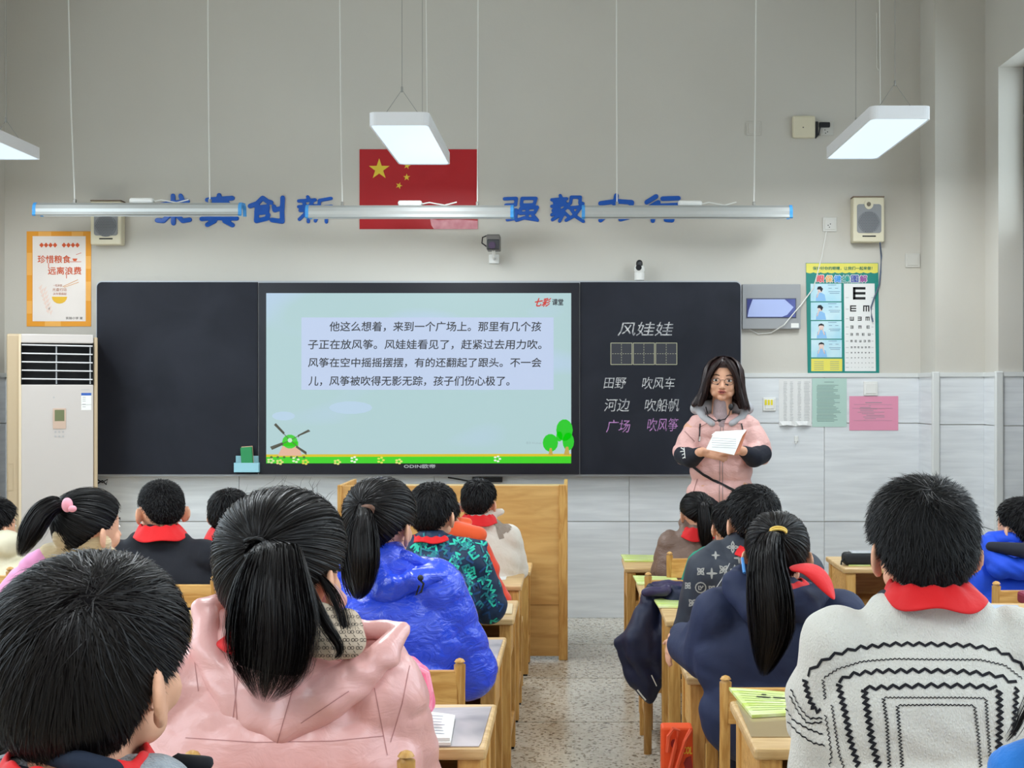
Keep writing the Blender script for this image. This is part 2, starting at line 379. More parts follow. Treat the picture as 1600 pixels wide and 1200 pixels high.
def boardlight(x0, x1, py, label, wx_, bx):
    Z = 7.8; a = W(x0, py, Z); b = W(x1, py, Z); t = thing('board_lamp', label, 'lamp', ((a.x+b.x)/2, Z, a.z), 'long board lamps')
    prof = []
    for k in range(13):
        an = math.radians(200-220*k/12); prof.append((.075*math.cos(an), .045*math.sin(an)))
    # trough reflector, open underneath
    pr = [(-.078,-.030), (-.070,-.040), (-.060,-.005), (-.035,.018), (-.012,.036), (.03,.040), (.06,.02), (.075,-.02), (.07,-.03), (.055,.012), (.02,.03), (-.02,.026), (-.05,-.004), (-.062,-.030)]
    # face towards the room: bulged aluminium
    pr = [(-.055,-.040), (-.066,-.034), (-.060,-.018), (-.064,0), (-.056,.022), (-.04,.036), (.03,.040), (.06,.02), (.065,-.030), (.055,-.030), (.045,.01), (0,.028), (-.045,.015), (-.048,-.034)]
    n = len(pr); mb = MB()
    mb.add([(x, Z+p, a.z+q) for x in (a.x+.018, b.x-.018) for p, q in pr], [(i, (i+1) % n, n+(i+1) % n, n+i) for i in range(n)]+[tuple(range(n)), tuple(range(2*n-1, n-1, -1))])
    mb.build('reflector', alu, t)
    for s, xx in ((1, a.x), (-1, b.x)):
        MB().add([(x, Z+p*1.03, a.z+q*1.04) for x in (xx, xx+s*.018) for p, q in pr], [(i, (i+1) % n, n+(i+1) % n, n+i) for i in range(n)]+[tuple(range(n)), tuple(range(2*n-1, n-1, -1))]).build('end_cap', bluecap, t)
    MB().cyl((a.x+.03, Z, a.z-.012), (b.x-.03, Z, a.z-.012), .013).build('tube', lampglow, t)
    c = W(bx, py, Z); MB().rbox(c.x-.07, c.x+.07, Z-.025, Z+.02, c.z+.036, c.z+.068, .012).build('ballast_box', white_pl, t)
    MB().tube([(c.x+.07, Z, c.z+.05), (c.x+.11, Z, c.z+.058), (c.x+.2, Z, c.z+.042), (c.x+.27, Z, c.z+.06)], .004, 6).build('power_cable', wirew, t)
    for k, xx in enumerate(wx_):
        p = W(xx[0], py, Z); q = W(xx[1], 0, Z)
        MB().tube([(p.x, Z, a.z+.038), (p.x+(q.x-p.x)*.5, Z, a.z+.6), (q.x, Z, HC)], .0042, 6).build('hanging_rod', wirew, t)
        MB().rbox(p.x-.008, p.x+.008, Z-.012, Z+.012, a.z+.036, a.z+.062, .003).build('clamp', wire_m, t)
    area('lamp_light', ((a.x+b.x)/2, Z+.0, a.z-.035), b.x-a.x-.06, .05, BOARD_W, (.95,.97,1), t, rot=(math.radians(14), 0, 0))
boardlight(57, 381, 328, 'aluminium board lamp over the left blackboard panel', [(117,105), (328,324)], 222)
boardlight(480, 803, 332, 'aluminium board lamp crossing the red flag', [(535,530), (746,747)], 641)
boardlight(909, 1236, 332, 'aluminium board lamp over the chalk writing', [(964,963), (1178,1182)], 1078)

# ---------------------------------------------------------------- blackboard and display
ZBF = 8.10
slate = mat('slate', (22,25,35), .6, .25, col2=(34,37,47), vscale=2.4, distort=.8, detail=5)
a = W(151, 742, ZBF); b = W(1158, 440, ZBF)
bb = thing('blackboard', 'wide dark blackboard of two slate panels around the display', 'blackboard', (0, ZBF, a.z))
def rounded(x0, y0, x1, y1, r, corners):
    pts = []
    for i, (cx, cy, a0) in enumerate(((x1-r, y0+r, -90), (x1-r, y1-r, 0), (x0+r, y1-r, 90), (x0+r, y0+r, 180))):
        if i in corners:
            for k in range(7): an = math.radians(a0+15*k); pts.append((cx+r*math.cos(an), cy+r*math.sin(an)))
        else: pts.append(((x1, y0), (x1, y1), (x0, y1), (x0, y0))[i])
    return pts
m_ = MB(); m_.prism([W(x, y, ZBF+.006) for x, y in rounded(150.3, 439, 1158.3, 744, 9, (0, 3))], (0, .104, 0)); m_.build('frame', mat('board_frame', (170,174,180), .4, metal=.3), bb)
m_ = MB(); px_poly(m_, rounded(152, 441, 403, 741, 8, (3,)), ZBF+.004, .008); m_.build('slate_panel', slate, bb)
m_ = MB(); px_poly(m_, rounded(906.5, 441, 1157, 741, 8, (0,)), ZBF+.004, .008); m_.build('slate_panel', slate, bb)
chalk = mat('chalk', (205,205,205), .95, .1, col2=(120,122,128), vscale=60); pchalk = mat('pink_chalk', (196,142,200), .95, .1, col2=(128,96,134), vscale=60)
ZT = ZBF-.004
for s, bx in (('风娃娃', (965,1052,503,525)), ('田野', (943,979,590,607)), ('吹风车', (1003,1055,589,608)), ('河边', (944,984,623,643)), ('吹船帆', (1007,1061,623,643))):
    text_obj('chalk_writing', s, bx, ZT, chalk, bb, shear=.18, up=.001)
for s, bx in (('广场', (947,985,656,676)), ('吹风筝', (1011,1060,653,674))): text_obj('chalk_writing', s, bx, ZT, pchalk, bb, shear=.18, up=.001)
gm = MB(); gm2 = MB()
gold = mat('grid_sticker_line', (170,168,140), .7)
for k in range(3):
    x0 = 954.5+35*k; x1 = x0+33
    for l in ([(x0,536),(x1,536)], [(x0,569.5),(x1,569.5)], [(x0,536),(x0,569.5)], [(x1,536),(x1,569.5)]): px_line(gm, l, 1.0, ZT, .0012)
    for i in range(8):
        px_line(gm, [(x0+2+i*4, 552.7), (x0+4.2+i*4, 552.7)], .7, ZT, .0012); px_line(gm, [(x0+16.5, 537.5+i*4), (x0+16.5, 539.7+i*4)], .7, ZT, .0012)
px_rect(gm2, 953.8, 535.3, 1058.2, 570.3, ZT, .0006); gm2.build('character_grid', mat('grid_sticker', (48,50,58), .6), bb); gm.build('grid_line', gold, bb)
sm_ = MB()
# display
dp = thing('display', 'large flat display showing a lesson slide with windmill', 'screen', (W(654,0,ZBF-.012).x, ZBF, a.z))
m_ = MB(); px_rect(m_, 405, 442, 905, 741, ZBF-.008, 0.012); px_rect(m_, 405, 442, 905, 741, ZBF, .01); m_.build('bezel', mat('bezel', (20,22,32), .3, .4), dp)
ZS = ZBF-.0215
def screen_mat():
    m = bpy.data.materials.new('slide_sky'); m.use_nodes = True; nt = m.node_tree; N = nt.nodes; L = nt.links; b_ = N['Principled BSDF']
    b_.inputs['Base Color'].default_value = (.01,.01,.01,1); b_.inputs['Roughness'].default_value = .4
    tc = N.new('ShaderNodeTexCoord'); n = N.new('ShaderNodeTexNoise'); n.inputs['Scale'].default_value = 1.6; n.inputs['Detail'].default_value = 0
    mp = N.new('ShaderNodeMapping'); mp.inputs['Scale'].default_value = (1,1,2.4); L.new(tc.outputs['Object'], mp.inputs[0]); L.new(mp.outputs[0], n.inputs[0])
    r = N.new('ShaderNodeValToRGB'); r.color_ramp.elements[0].position = .58; r.color_ramp.elements[0].color = (*lin((172,203,206)), 1)
    r.color_ramp.elements[1].position = .75; r.color_ramp.elements[1].color = (*lin((178,203,224)), 1)
    L.new(n.outputs['Fac'], r.inputs[0]); L.new(r.outputs[0], b_.inputs['Emission Color']); b_.inputs['Emission Strength'].default_value = 1
    return m
m_ = MB(); px_rect(m_, 416, 458, 892.5, 724, ZS, .0005); m_.build('slide', screen_mat(), dp)
def scr(name, polys, rgb, lay, s=1.0, lines=None, w=1):
    mb = MB()
    for p in polys: px_poly(mb, p, ZS-.0006-.0004*lay, .0002)
    for l in (lines or []): px_line(mb, l, w, ZS-.0006-.0004*lay, .0002)
    return mb.build(name, emis('em_%d_%d_%d' % rgb, rgb, s), dp)
scr('text_box', [[(471,496),(865,496),(865,609),(471,609)]], (188,204,232), 1)
def blob(cx, cy, rx, ry, n=14): return [(cx+rx*math.cos(2*PI*i/n), cy+ry*math.sin(2*PI*i/n)) for i in range(n)]
scr('slide_cloud', [blob(548,637,34,10)], (180,206,226), 1); scr('slide_cloud', [blob(443,650,18,7)], (180,206,226), 1)
scr('slide_grass', [[(416,710),(892.5,709),(892.5,716),(416,716)]], (214,190,20), 1); scr('slide_grass', [[(416,714),(892.5,713),(892.5,724),(416,724)]], (52,205,8), 2)
scr('windmill_tower', [[(442,696),(466,696),(472,712),(434,712)]], (222,176,150), 3); scr('windmill_cap', [blob(453,690,12,11)+[], [(441,690),(466,690),(466,697),(441,697)]], (60,200,40), 4)
scr('windmill_sail', [[(428,664),(431,661),(445,676),(443,679)], [(468,681),(466,684),(465,680),(482,671),(485,674)], [(422,698),(425,703),(443,695),(441,691)], [(463,696),(462,699),(479,711),(479,706)]], (78,78,66), 5, lines=[[(430,663),(453,688)],[(453,688),(480,674)],[(453,688),(428,700)],[(453,688),(478,708)]], w=1)
scr('windmill_hub', [blob(453,688,3.5,3.5)], (200,222,206), 6)
scr('slide_tree', [blob(860,692,12,14), blob(882,672,13,17), blob(888,690,9,14), blob(874,682,5,8)], (12,196,14), 3); scr('slide_tree_trunk', [[(859,700),(862,700),(864,711),(857,711)], [(884,698),(888,698),(890,711),(881,711)]], (190,160,70), 4)
for fx, fy, fc in ((553,718,(232,236,224)), (777,717,(232,236,224)), (423,721,(215,222,160)), (462,718,(226,232,200)), (477,723,(220,210,70)), (437,723,(226,215,130)), (595,719,(220,225,90)), (527,723,(220,226,120)), (623,722,(222,226,120))):
    scr('slide_flower', [blob(fx+4*math.cos(k*2*PI/5), fy+(3 if fy > 720 else 4)*math.sin(k*2*PI/5)-(1 if fy > 720 else 0), 2.4, 1.6, 6) for k in range(5)], fc, 5)
for ix in (424,434,444,455,464,475): scr('slide_icon', [blob(ix,714.5,2.2,2.0,8)], (60,110,40), 6)
tk = emis('em_text', (38,42,52), 1)
for i, (s, bx) in enumerate((('他这么想着，来到一个广场上。那里有几个孩', (515,846,502.5,518)), ('子正在放风筝。风娃娃看见了，赶紧过去用力吹。', (481.5,846,530.5,546)), ('风筝在空中摇摇摆摆，有的还翻起了跟头。不一会', (481.5,846,559,574)), ('儿，风筝被吹得无影无踪，孩子们伤心极了。', (482,796,587.5,603)))):
    text_obj('slide_text', s, bx, ZS-.0012, tk, dp, shear=.06, bold=.22, up=.0005)
text_obj('slide_logo', '七彩', (836,861,466,479), ZS-.0012, emis('em_red', (200,40,30), 1), dp, shear=.4, bold=.5, up=.0005); text_obj('slide_logo', '课堂', (863,880,467,477), ZS-.0012, tk, dp, bold=.3, up=.0005)
text_obj('slide_caption', '激活 Windows', (822,846,690,694), ZS-.0012, emis('em_grey', (150,176,182), 1), dp, up=.0005)
text_obj('maker_mark', 'ODIN欧帝', (631,680,725.5,731.5), ZBF-.0205, mat('mark_silver', (170,172,178), .4), dp, bold=.2, up=.0005)
# eraser box
eb = thing('eraser_box', 'light blue plastic box stuck on the blackboard', 'box', W(385,738,ZBF))
c0 = W(369,738,ZBF); c1 = W(401,722,ZBF-.06); lb = mat('light_blue_plastic', (150,200,214), .4)
MB().box(c0.x, c1.x+.01, ZBF-.055, ZBF-.051, c0.z, c0.z+.06).box(c0.x, c0.x+.004, ZBF-.051, ZBF-.006, c0.z, c0.z+.06).box(c1.x+.006, c1.x+.01, ZBF-.051, ZBF-.006, c0.z, c0.z+.06).box(c0.x, c1.x+.01, ZBF-.055, ZBF-.006, c0.z, c0.z+.004).build('tray', lb, eb)
MB().rbox(c0.x, c1.x+.01, ZBF-.01, ZBF-.005, c0.z, c0.z+.10, .002).build('back_plate', lb, eb)
er = thing('chalk_eraser', 'green blackboard eraser standing in the blue box', 'eraser', W(386,720,ZBF-.03))
c0 = W(378,724,ZBF-.03); Mr = Matrix.Translation(c0)@Matrix.Rotation(math.radians(-4), 4, 'Y')
MB().rbox(0, .068, -.02, .01, -.035, .096, .006, M=Mr).build('felt', mat('green_felt', (52,140,88), .9), er)
MB().rbox(0, .068, .009, .018, -.035, .10, .003, M=Mr).build('handle', mat('eraser_wood', (196,160,130), .6), er)
# cables under the board
MB().tube([W(150,748,8.19), W(160,754,8.17), W(168,749,8.17), W(166,757,8.17), W(160,751,8.18), W(152,756,8.19)], .004, 6).build('loose_cable', black_pl)
o = bpy.data.objects['loose_cable']; props(o, 'dark loose cable end hanging under the left blackboard corner', 'cable')
dc = MB().tube([W(700,746,8.18), W(718,749,8.17), W(745,754,8.17), W(752,747,8.19)], .005, 6).tube([W(742,747,8.17), W(747,780,8.17)], .006, 6).build('display_cable', black_pl)
props(dc, 'black cable bundle under the display behind the lectern', 'cable')
MB().box(W(738,0,8.17).x, W(785,0,8.17).x, 8.15, 8.21, W(0,753,8.17).z, W(0,746,8.17).z).build('socket_strip', black_pl, dc)

# ---------------------------------------------------------------- flag and wall lettering
fl = thing('flag', 'red flag panel with five yellow stars and a faded corner', 'flag', W(654,357,ZW))
m_ = MB(); px_rect(m_, 562, 233.5, 746.5, 358, ZW, .006); m_.build('cloth', mat('flag_red', (176,18,28), .45), fl)
def star(cx, cy, r, rot):
    return [(cx+(r if k % 2 == 0 else r*.39)*math.sin(rot+k*PI/5), cy-(r if k % 2 == 0 else r*.39)*math.cos(rot+k*PI/5)) for k in range(10)]
sy = mat('star_yellow', (226,196,58), .5)
for cx, cy, r, ro in ((592.5,264.5,17,0), (632,245,5.5,.4), (636,259,5.8,.2), (635.5,277,5.8,0), (623.5,290,5.6,.35)):
    m_ = MB(); px_poly(m_, star(cx, cy, r, ro), ZW-.006, .001); m_.build('star', sy, fl)
m_ = MB(); px_poly(m_, [(672,342), (684,344), (716,343), (746.5,345), (746.5,358), (678,358), (674,352)], ZW-.006, .0008); m_.build('faded_patch', mat('flag_pink', (206,134,144), .6, col2=(222,160,168), vscale=20), fl)
CH = {
'求': ([[(8,36),(40,28),(92,22)],[(50,3),(51,96)],[(72,3),(77,18)],[(14,54),(34,64)],[(4,86),(22,88),(44,62)],[(84,50),(62,62)],[(58,64),(78,88),(98,84)]],(244,298,305,351)),
'真': ([[(18,16),(86,10)],[(50,1),(48,26)],[(26,30),(26,72)],[(26,30),(74,28),(74,72)],[(26,43),(74,42)],[(26,57),(74,56)],[(3,78),(30,74),(97,76)],[(38,84),(18,97)],[(64,84),(86,98)]],(314,372,305,353)),
'创': ([[(38,4),(22,26),(2,36)],[(38,4),(52,18),(62,22)],[(24,42),(52,38),(50,58),(32,62)],[(22,42),(20,92)],[(20,94),(50,84),(54,70)],[(70,38),(72,52),(86,46)],[(95,3),(93,60),(94,96)],[(94,96),(64,90)]],(390,445,308,348)),
'新': ([[(28,2),(32,12)],[(2,18),(50,14)],[(16,22),(20,32)],[(42,20),(36,32)],[(2,40),(54,36)],[(6,54),(50,52)],[(30,38),(30,97)],[(26,60),(4,88)],[(34,60),(50,80)],[(96,8),(62,16)],[(62,16),(60,60),(50,94)],[(62,42),(98,38)],[(82,42),(82,98)]],(466,520,307,348)),
'强': ([[(4,8),(38,6),(36,30)],[(36,32),(8,34)],[(8,34),(5,56)],[(5,56),(38,54)],[(38,54),(36,88),(12,94)],[(54,6),(52,32)],[(54,6),(94,6),(88,32)],[(52,34),(88,32)],[(50,48),(48,66)],[(50,48),(98,42),(90,64)],[(48,68),(90,64)],[(70,36),(68,88)],[(38,96),(60,86),(94,94)],[(84,74),(98,96)]],(786,841,308,346)),
'毅': ([[(28,2),(32,12)],[(2,18),(48,14)],[(10,28),(42,25)],[(2,42),(50,34)],[(30,38),(6,58)],[(22,48),(38,70),(26,97)],[(28,58),(2,74)],[(32,70),(4,92)],[(50,44),(36,56)],[(36,60),(54,80)],[(62,8),(60,30),(52,36)],[(62,8),(90,8),(88,30),(98,32)],[(56,48),(92,44),(72,76),(46,94)],[(62,54),(78,82),(99,98)]],(861,912,305,347)),
'力': ([[(4,32),(50,24),(95,28)],[(95,28),(86,84),(62,92)],[(50,2),(44,50),(4,96)]],(936,990,305,346)),
'行': ([[(32,3),(4,26)],[(38,26),(2,54)],[(22,46),(22,98)],[(50,12),(96,10)],[(44,40),(98,36)],[(78,40),(78,96),(60,94)]],(1008,1062,306,346)),
}
blue = mat('acrylic_blue', (16,86,182), .3, .4)
for i, (ch, (st, bx)) in enumerate(CH.items()):
    mb = MB(); x0, x1, y0, y1 = bx
    for l in st:
        n = len(l); pts = [(x0+p[0]/100*(x1-x0), y0+p[1]/100*(y1-y0)) for p in l]
        w = 7.4 if len(st) < 10 else 5.4
        px_line(mb, pts, w, ZW+.004, .014)
    o = link('wall_character', melt(mb, .0026, 2), blue, None, False, at=W((x0+x1)/2, y1, ZW)); props(o, ['first','second','third','fourth','first','second','third','fourth'][i]+' blue wall character '+('before' if i < 4 else 'after')+' the flag, reading '+['qiu','zhen','chuang','xin','qiang','yi','li','xing'][i], 'lettering', 'blue wall characters')

# ---------------------------------------------------------------- posters
ps = thing('poster', 'orange-bordered food saving poster with bowl and chopsticks', 'poster', W(92,510,ZW))
m_ = MB(); px_rect(m_, 42, 361.5, 142.5, 510, ZW, .004); m_.build('board', mat('poster_orange', (238,160,48), .6), ps)
po2 = mat('poster_orange_light', (246,182,92), .6); m_ = MB()
for x0, y0, x1, y1 in ((60,362,80,370), (112,362,130,370), (42,395,50,430), (42,470,50,490), (134,400,142,420), (134,440,142,470), (70,502,95,510)): m_ = MB(); px_rect(m_, x0, y0, x1, y1, ZW-.004, .0005); m_.build('border_block', po2, ps)
m_ = MB(); px_rect(m_, 51, 369, 134, 502, ZW-.0045, .001); m_.build('sheet', mat('poster_white', (240,232,226), .6), ps)
pr_ = mat('poster_red', (214,88,40), .6); Zp = ZW-.0056
m_ = MB()
for x in (65,72,79,86,100,107,114,121): m_ = MB(); px_poly(m_, [(x,379),(x+3.6,383),(x,387),(x-3.6,383)], Zp, .0005); m_.build('diamond', pr_, ps)
text_obj('headline', '珍惜粮食', (59,110,399,411), Zp, pr_, ps, bold=.2); text_obj('headline', '远离浪费', (75,127,417,429), Zp, pr_, ps, bold=.2)
m_ = MB(); px_line(m_, [(108,409),(127,409)], .8, Zp); px_line(m_, [(76,411),(76,418)], 1, Zp); px_line(m_, [(104,428),(104,435)], 1, Zp); px_line(m_, [(119,398),(127,395)], .7, Zp)
px_poly(m_, [(113,404),(121,404),(119,408),(115,408)], Zp, .0005); m_.build('headline_rule', pr_, ps)
ob = mat('poster_brown', (190,120,90), .6)
text_obj('caption', '光盘行动', (82,104,450,455), Zp, ob, ps); text_obj('caption', '一粒米饭', (83,97,444,448), Zp, ob, ps); text_obj('caption', '从你我做起', (83,104,457,461), Zp, ob, ps)
text_obj('caption', '实验小学 宣', (103,129,495,499), Zp, mat('poster_ink', (70,60,60), .6), ps)
m_ = MB(); px_poly(m_, [(81,463.5)]+[(93+12*math.cos(a_), 463.5+11*math.sin(a_)) for a_ in [PI*(1-k/8) for k in range(1, 8)]]+[(105,463.5)], Zp, .0008); m_.build('bowl', mat('bowl_yellow', (238,190,60), .6), ps)
m_ = MB(); px_line(m_, [(98,448),(122,437)], .9, Zp); px_line(m_, [(100,449),(123,441)], .9, Zp); m_.build('chopsticks', mat('chopstick', (226,170,110), .6), ps)
m_ = MB()
for k in range(7): px_poly(m_, [(60+k*2,450+k*6),(66+k*2,444+k*6),(64+k*2,454+k*6)], Zp, .0004); px_poly(m_, [(68+k*1.6,452+k*6),(73+k*1.6,447+k*6),(70+k*1.6,457+k*6)], Zp, .0004)
m_.build('wheat_ear', mat('poster_wheat', (242,218,206), .6), ps)

ey = thing('poster', 'green eye exercise poster with an eye test chart', 'poster', W(1318,586,ZW))
m_ = MB(); px_poly(m_, [(1259,411),(1372,411),(1373.5,586),(1262,585)], ZW, .006); m_.build('board', mat('poster_green', (20,128,118), .45), ey)
Ze = ZW-.006
m_ = MB(); px_poly(m_, [(1259.5,411.5)]+[(1259.7+112*k/40, 425.5+1.6*abs(math.sin(k*PI/4))) for k in range(41)]+[(1371.7,411.5)], Ze, .0006); m_.build('heading_band', mat('poster_yellow', (226,216,96), .5), ey)
text_obj('heading', '保护好你的眼睛，让我们一起来做！', (1270,1363,416.5,422), Ze, mat('poster_green_ink', (20,110,90), .5), ey, bold=.15, up=.0012)
for i, (ch, c) in enumerate(zip('眼保健操图解', ((222,70,84), (232,176,96), (60,150,222), (30,150,140), (60,80,160), (150,70,150)))):
    x = 1276.5+13.4*i
    text_obj('title_outline', ch, (x-.4,x+11.4,430,441.4), Ze, paper, ey, bold=.9, up=.0008); text_obj('title_character', ch, (x,x+11,430.5,441), Ze, mat('title_%d' % i, c, .5), ey, bold=.35, up=.0022)
pb = mat('panel_blue', (168,212,228), .5, col2=(206,228,234), vscale=6); skin_p = mat('print_skin', (232,206,196), .6); hair_p = mat('print_hair', (30,34,44), .6); shirt_p = mat('print_shirt', (138,186,228), .6)
inkb = mat('print_blue_ink', (88,120,150), .6)
for i in range(4):
    y = 443.3+29.2*i; x0 = 1266.5+.3*i; m_ = MB(); px_rect(m_, x0, y, x0+48, y+27.5, Ze, .0006); m_.build('picture_panel', pb, ey)
    cx = x0+(16 if i > 1 else 15); m_ = MB(); px_poly(m_, [(cx-7,y+27),(cx-6,y+17),(cx,y+13),(cx+7,y+17),(cx+9,y+27)], Ze-.0006, .0004); m_.build('picture_shirt', shirt_p, ey)
    m_ = MB(); px_poly(m_, blob(cx,y+9.5,4,4.6,10), Ze-.001, .0004); px_line(m_, [(cx-5,y+21),(cx-2,y+12)], 1.8, Ze-.0012, .0003)
    if i > 1: px_line(m_, [(cx+5,y+21),(cx+2,y+12)], 1.8, Ze-.0012, .0003)
    m_.build('picture_face', skin_p, ey)
    m_ = MB(); px_poly(m_, [(cx-4.6,y+9),(cx-4,y+5.4),(cx,y+3.6),(cx+4,y+5.4),(cx+4.6,y+9),(cx+2.5,y+7),(cx-2.5,y+7)] if i > 1 else [(cx-5,y+9),(cx-3.5,y+4.6),(cx+1,y+4),(cx+4.5,y+8),(cx+2,y+13),(cx-.5,y+9)], Ze-.0016, .0004); m_.build('picture_hair', hair_p, ey)
    m_ = MB()
    for k, (xa, xb, yy) in enumerate(((28,33,7), (38,43,7), (28,46,12.5), (30,45,15), (27,40,2))): px_line(m_, [(x0+xa,y+yy),(x0+xb,y+yy)], .7, Ze-.0006, .0004)
    m_.build('picture_print', inkb, ey)
m_ = MB(); px_rect(m_, 1267.5, 560.5, 1316, 580, Ze, .0006); m_.build('notes_panel', mat('poster_yellow', (226,216,96)), ey)
m_ = MB()
for k in range(5): px_line(m_, [(1272,565+k*3),(1287,565+k*3)], .6, Ze-.0006, .0003); px_line(m_, [(1297,565+k*3),(1311,565+k*3)], .6, Ze-.0006, .0003)
m_.build('notes_print', inkb, ey)
m_ = MB(); px_poly(m_, [(1318.5,443),(1366.5,443),(1368.5,580),(1320,580)], Ze, .0008); m_.build('chart_sheet', mat('chart_white', (228,228,226), .5), ey)
def bigE(mb, cx, cy, s, rot):
    h = s/2; t = s/5
    for x0, y0, x1, y1 in ((-h,-h,-h+t,h), (-h,-h,h,-h+t), (-h,-t/2,h,t/2), (-h,h-t,h,h)):
        pts = [(x0,y0),(x1,y0),(x1,y1),(x0,y1)]
        for _ in range(rot): pts = [(-b_, a_) for a_, b_ in pts]
        px_poly(mb, [(cx+p, cy+q) for p, q in pts], Ze-.0008, .0005)
ink = mat('print_black', (22,22,24), .6)
m_ = MB(); bigE(m_, 1342.5, 458.3, 19.5, 0)
for cx, cy, s, r in ((1333,482,9.6,0),(1353.5,482,9.6,1),(1331,498,6.2,3),(1343.2,498,6.2,2),(1355.5,498,6.2,1),(1331,511,4.8,2),(1343.6,511,4.8,1),(1356.5,511,4.8,0)): bigE(m_, cx, cy, s, r)
for cy, s, n in ((522.5,4,4),(533,3.4,5),(542.7,2.8,6),(551,2.2,6),(559,1.7,6),(567,1.2,6),(574,.8,6)):
    for k in range(n): bigE(m_, 1330.5+27.5*k/(n-1), cy, s, (k*3+int(cy)) % 4)
m_.build('test_letter', ink, ey)
m_ = MB()
for cy in (465,483,498,511,522,533,543,551,559,567,574): px_line(m_, [(1321.5,cy),(1326,cy)], .5, Ze-.0008, .0003); px_line(m_, [(1361.5,cy),(1365,cy)], .5, Ze-.0008, .0003)
m_.build('scale_print', mat('print_grey', (120,124,128), .6), ey)
# notices on the tiles
ZN = ZW-.0125
def notice(name, label, x0, y0, x1, y1, rgb, rows, inkc, margin=5, curl=0):
    t = thing(name, label, 'paper', W((x0+x1)/2, y1, ZN)); m_ = MB()
    n = 8
    for i in range(n):
        xa = x0+(x1-x0)*i/n; xb = x0+(x1-x0)*(i+1)/n; ca = curl*abs(math.sin(PI*i/n*2)); cb = curl*abs(math.sin(PI*(i+1)/n*2))
        m_.add([W(xa,y0,ZN-.002), W(xb,y0,ZN-.002), W(xb,y1-8,ZN-.002), W(xa,y1-8,ZN-.002), W(xb,y1-cb*60,ZN-.002-cb), W(xa,y1-ca*60,ZN-.002-ca)], [(0,1,2,3), (3,2,4,5)])
    sh = m_.build('sheet', mat('sheet_%d_%d_%d' % rgb, rgb, .75), t)
    m_ = MB()
    for (xa, xb, yy, w) in rows: px_line(m_, [(xa,yy),(xb,yy)], w, ZN-.0025, .0004)
    m_.build('print', mat('ink_%d' % inkc[0], inkc, .8), t)
    return t
rows = []
for c, (xa, xb) in enumerate(((1224,1230), (1234,1240), (1246,1252), (1256,1266))):
    for k in range(26): rows.append((xa+random.random()*1, xb-random.random()*2, 597+k*2.4, .5))
notice('notice_sheet', 'white list sheets with curled lower edges taped to tiles', 1217, 592, 1268, 666, (222,222,220), rows, (150,152,154), curl=.03)
rows = [(1288,1303,597,.9)]+[(1276 if k % 5 else 1277, 1314-random.random()*12, 602+k*2.25, .8) for k in range(26)]
notice('notice_sheet', 'pale green printed notice under the eye chart', 1269, 591, 1323, 667, (176,204,194), rows, (124,148,142))
rows = [(1352,1378,629,1.0), (1332,1395,638,.4)]+[(1336+random.random()*30, 1350+random.random()*35, 634+k*2.5, .6) for k in range(10)]+[(1334,1394,632,.3),(1334,1394,657,.3)]
notice('notice_sheet', 'pink printed notice beside the pale green one', 1327, 619, 1403.5, 672.5, (222,146,172), rows, (150,84,104))
# wall plates
def plate(name, label, x0, y0, x1, y1, m, Z=ZW, th=.01, cat='switch', extra=None):
    t = thing(name, label, cat, W((x0+x1)/2, y1, Z)); a = W(x0,y1,Z); b = W(x1,y0,Z)
    MB().rbox(a.x, b.x, Z-th, Z, a.z, b.z, .003).build('plate', m, t)
    MB().rbox(a.x+.012, b.x-.012, Z-th-.004, Z-th+.001, a.z+.012, b.z-.012, .002).build('rocker', m, t); return t
plate('blank_plate', 'blank wall plate left of the wireless router', 1166, 190, 1189, 212, wall_m)
plate_m = mat('plate_ivory', (204,202,195), .4)
sk = plate('wall_socket', 'socket plate with a plugged adapter beside the router', 1281, 191, 1302, 212, plate_m, cat='socket')
s2 = plate('wall_socket', 'socket plate with small holes left of the speaker', 1285, 340, 1307, 362, plate_m, cat='socket')
m_ = MB()
for x, y in ((1294,352),(1297.5,350),(1296,355)): px_poly(m_, blob(x,y,.9,.9,6), ZW-.0145, .0005)
m_.build('socket_hole', dark, s2)
m_ = MB()
for x, y in ((1289,203),(1293,206),(1290,208)): px_poly(m_, blob(x,y,.9,.9,6), ZW-.0145, .0005)
m_.build('socket_hole', dark, sk)
plate('light_switch', 'square white switch near the corner column', 1414, 396, 1437, 418, plate_m)
plate('light_switch', 'square white switch above the pink notice', 1349, 596, 1371, 618, white_pl, Z=ZN)
y3 = plate('light_switch', 'square white switch marked with three yellow strips', 1192, 621, 1212, 642, white_pl, Z=ZN)
m_ = MB()
for k in range(3): px_rect(m_, 1195+k*4.6, 624.5, 1198.2+k*4.6, 633, ZN-.0145, .0006)
m_.build('yellow_strip', mat('strip_yellow', (226,210,40), .5), y3)
hk = MB().rbox(W(1241,0,ZN).x, W(1247,0,ZN).x, ZN-.008, ZN, W(0,690,ZN).z, W(0,681,ZN).z, .003).tube([W(1244,688,ZN-.01), W(1244,693,ZN-.02), W(1242,692,ZN-.026)], .003, 6).build('wall_hook', white_pl, at=W(1244,690,ZN)); props(hk, 'small white stick-on hook on the wall tiles', 'hook')
rt = thing('router', 'cream square wireless router fixed high on the wall', 'router', W(1254,217,ZW))
a = W(1237,217,ZW); b = W(1273,182,ZW); MB().rbox(a.x, b.x, ZW-.035, ZW, a.z, b.z, .014, 3).build('case', cream_pl, rt)
MB().ell(W(1255,199,ZW-.0355), (.004,.001,.004), 5).build('indicator', dark, rt)
MB().rbox(W(1273,0,ZW).x, W(1277,0,ZW).x, ZW-.03, ZW-.004, W(0,214,ZW).z, W(0,191,ZW).z, .003).tube([W(1275,212,ZW-.02), W(1274,216,ZW-.02), W(1279,210,ZW-.03), W(1282,197,ZW-.03)], .004, 6).build('connector', black_pl, rt)
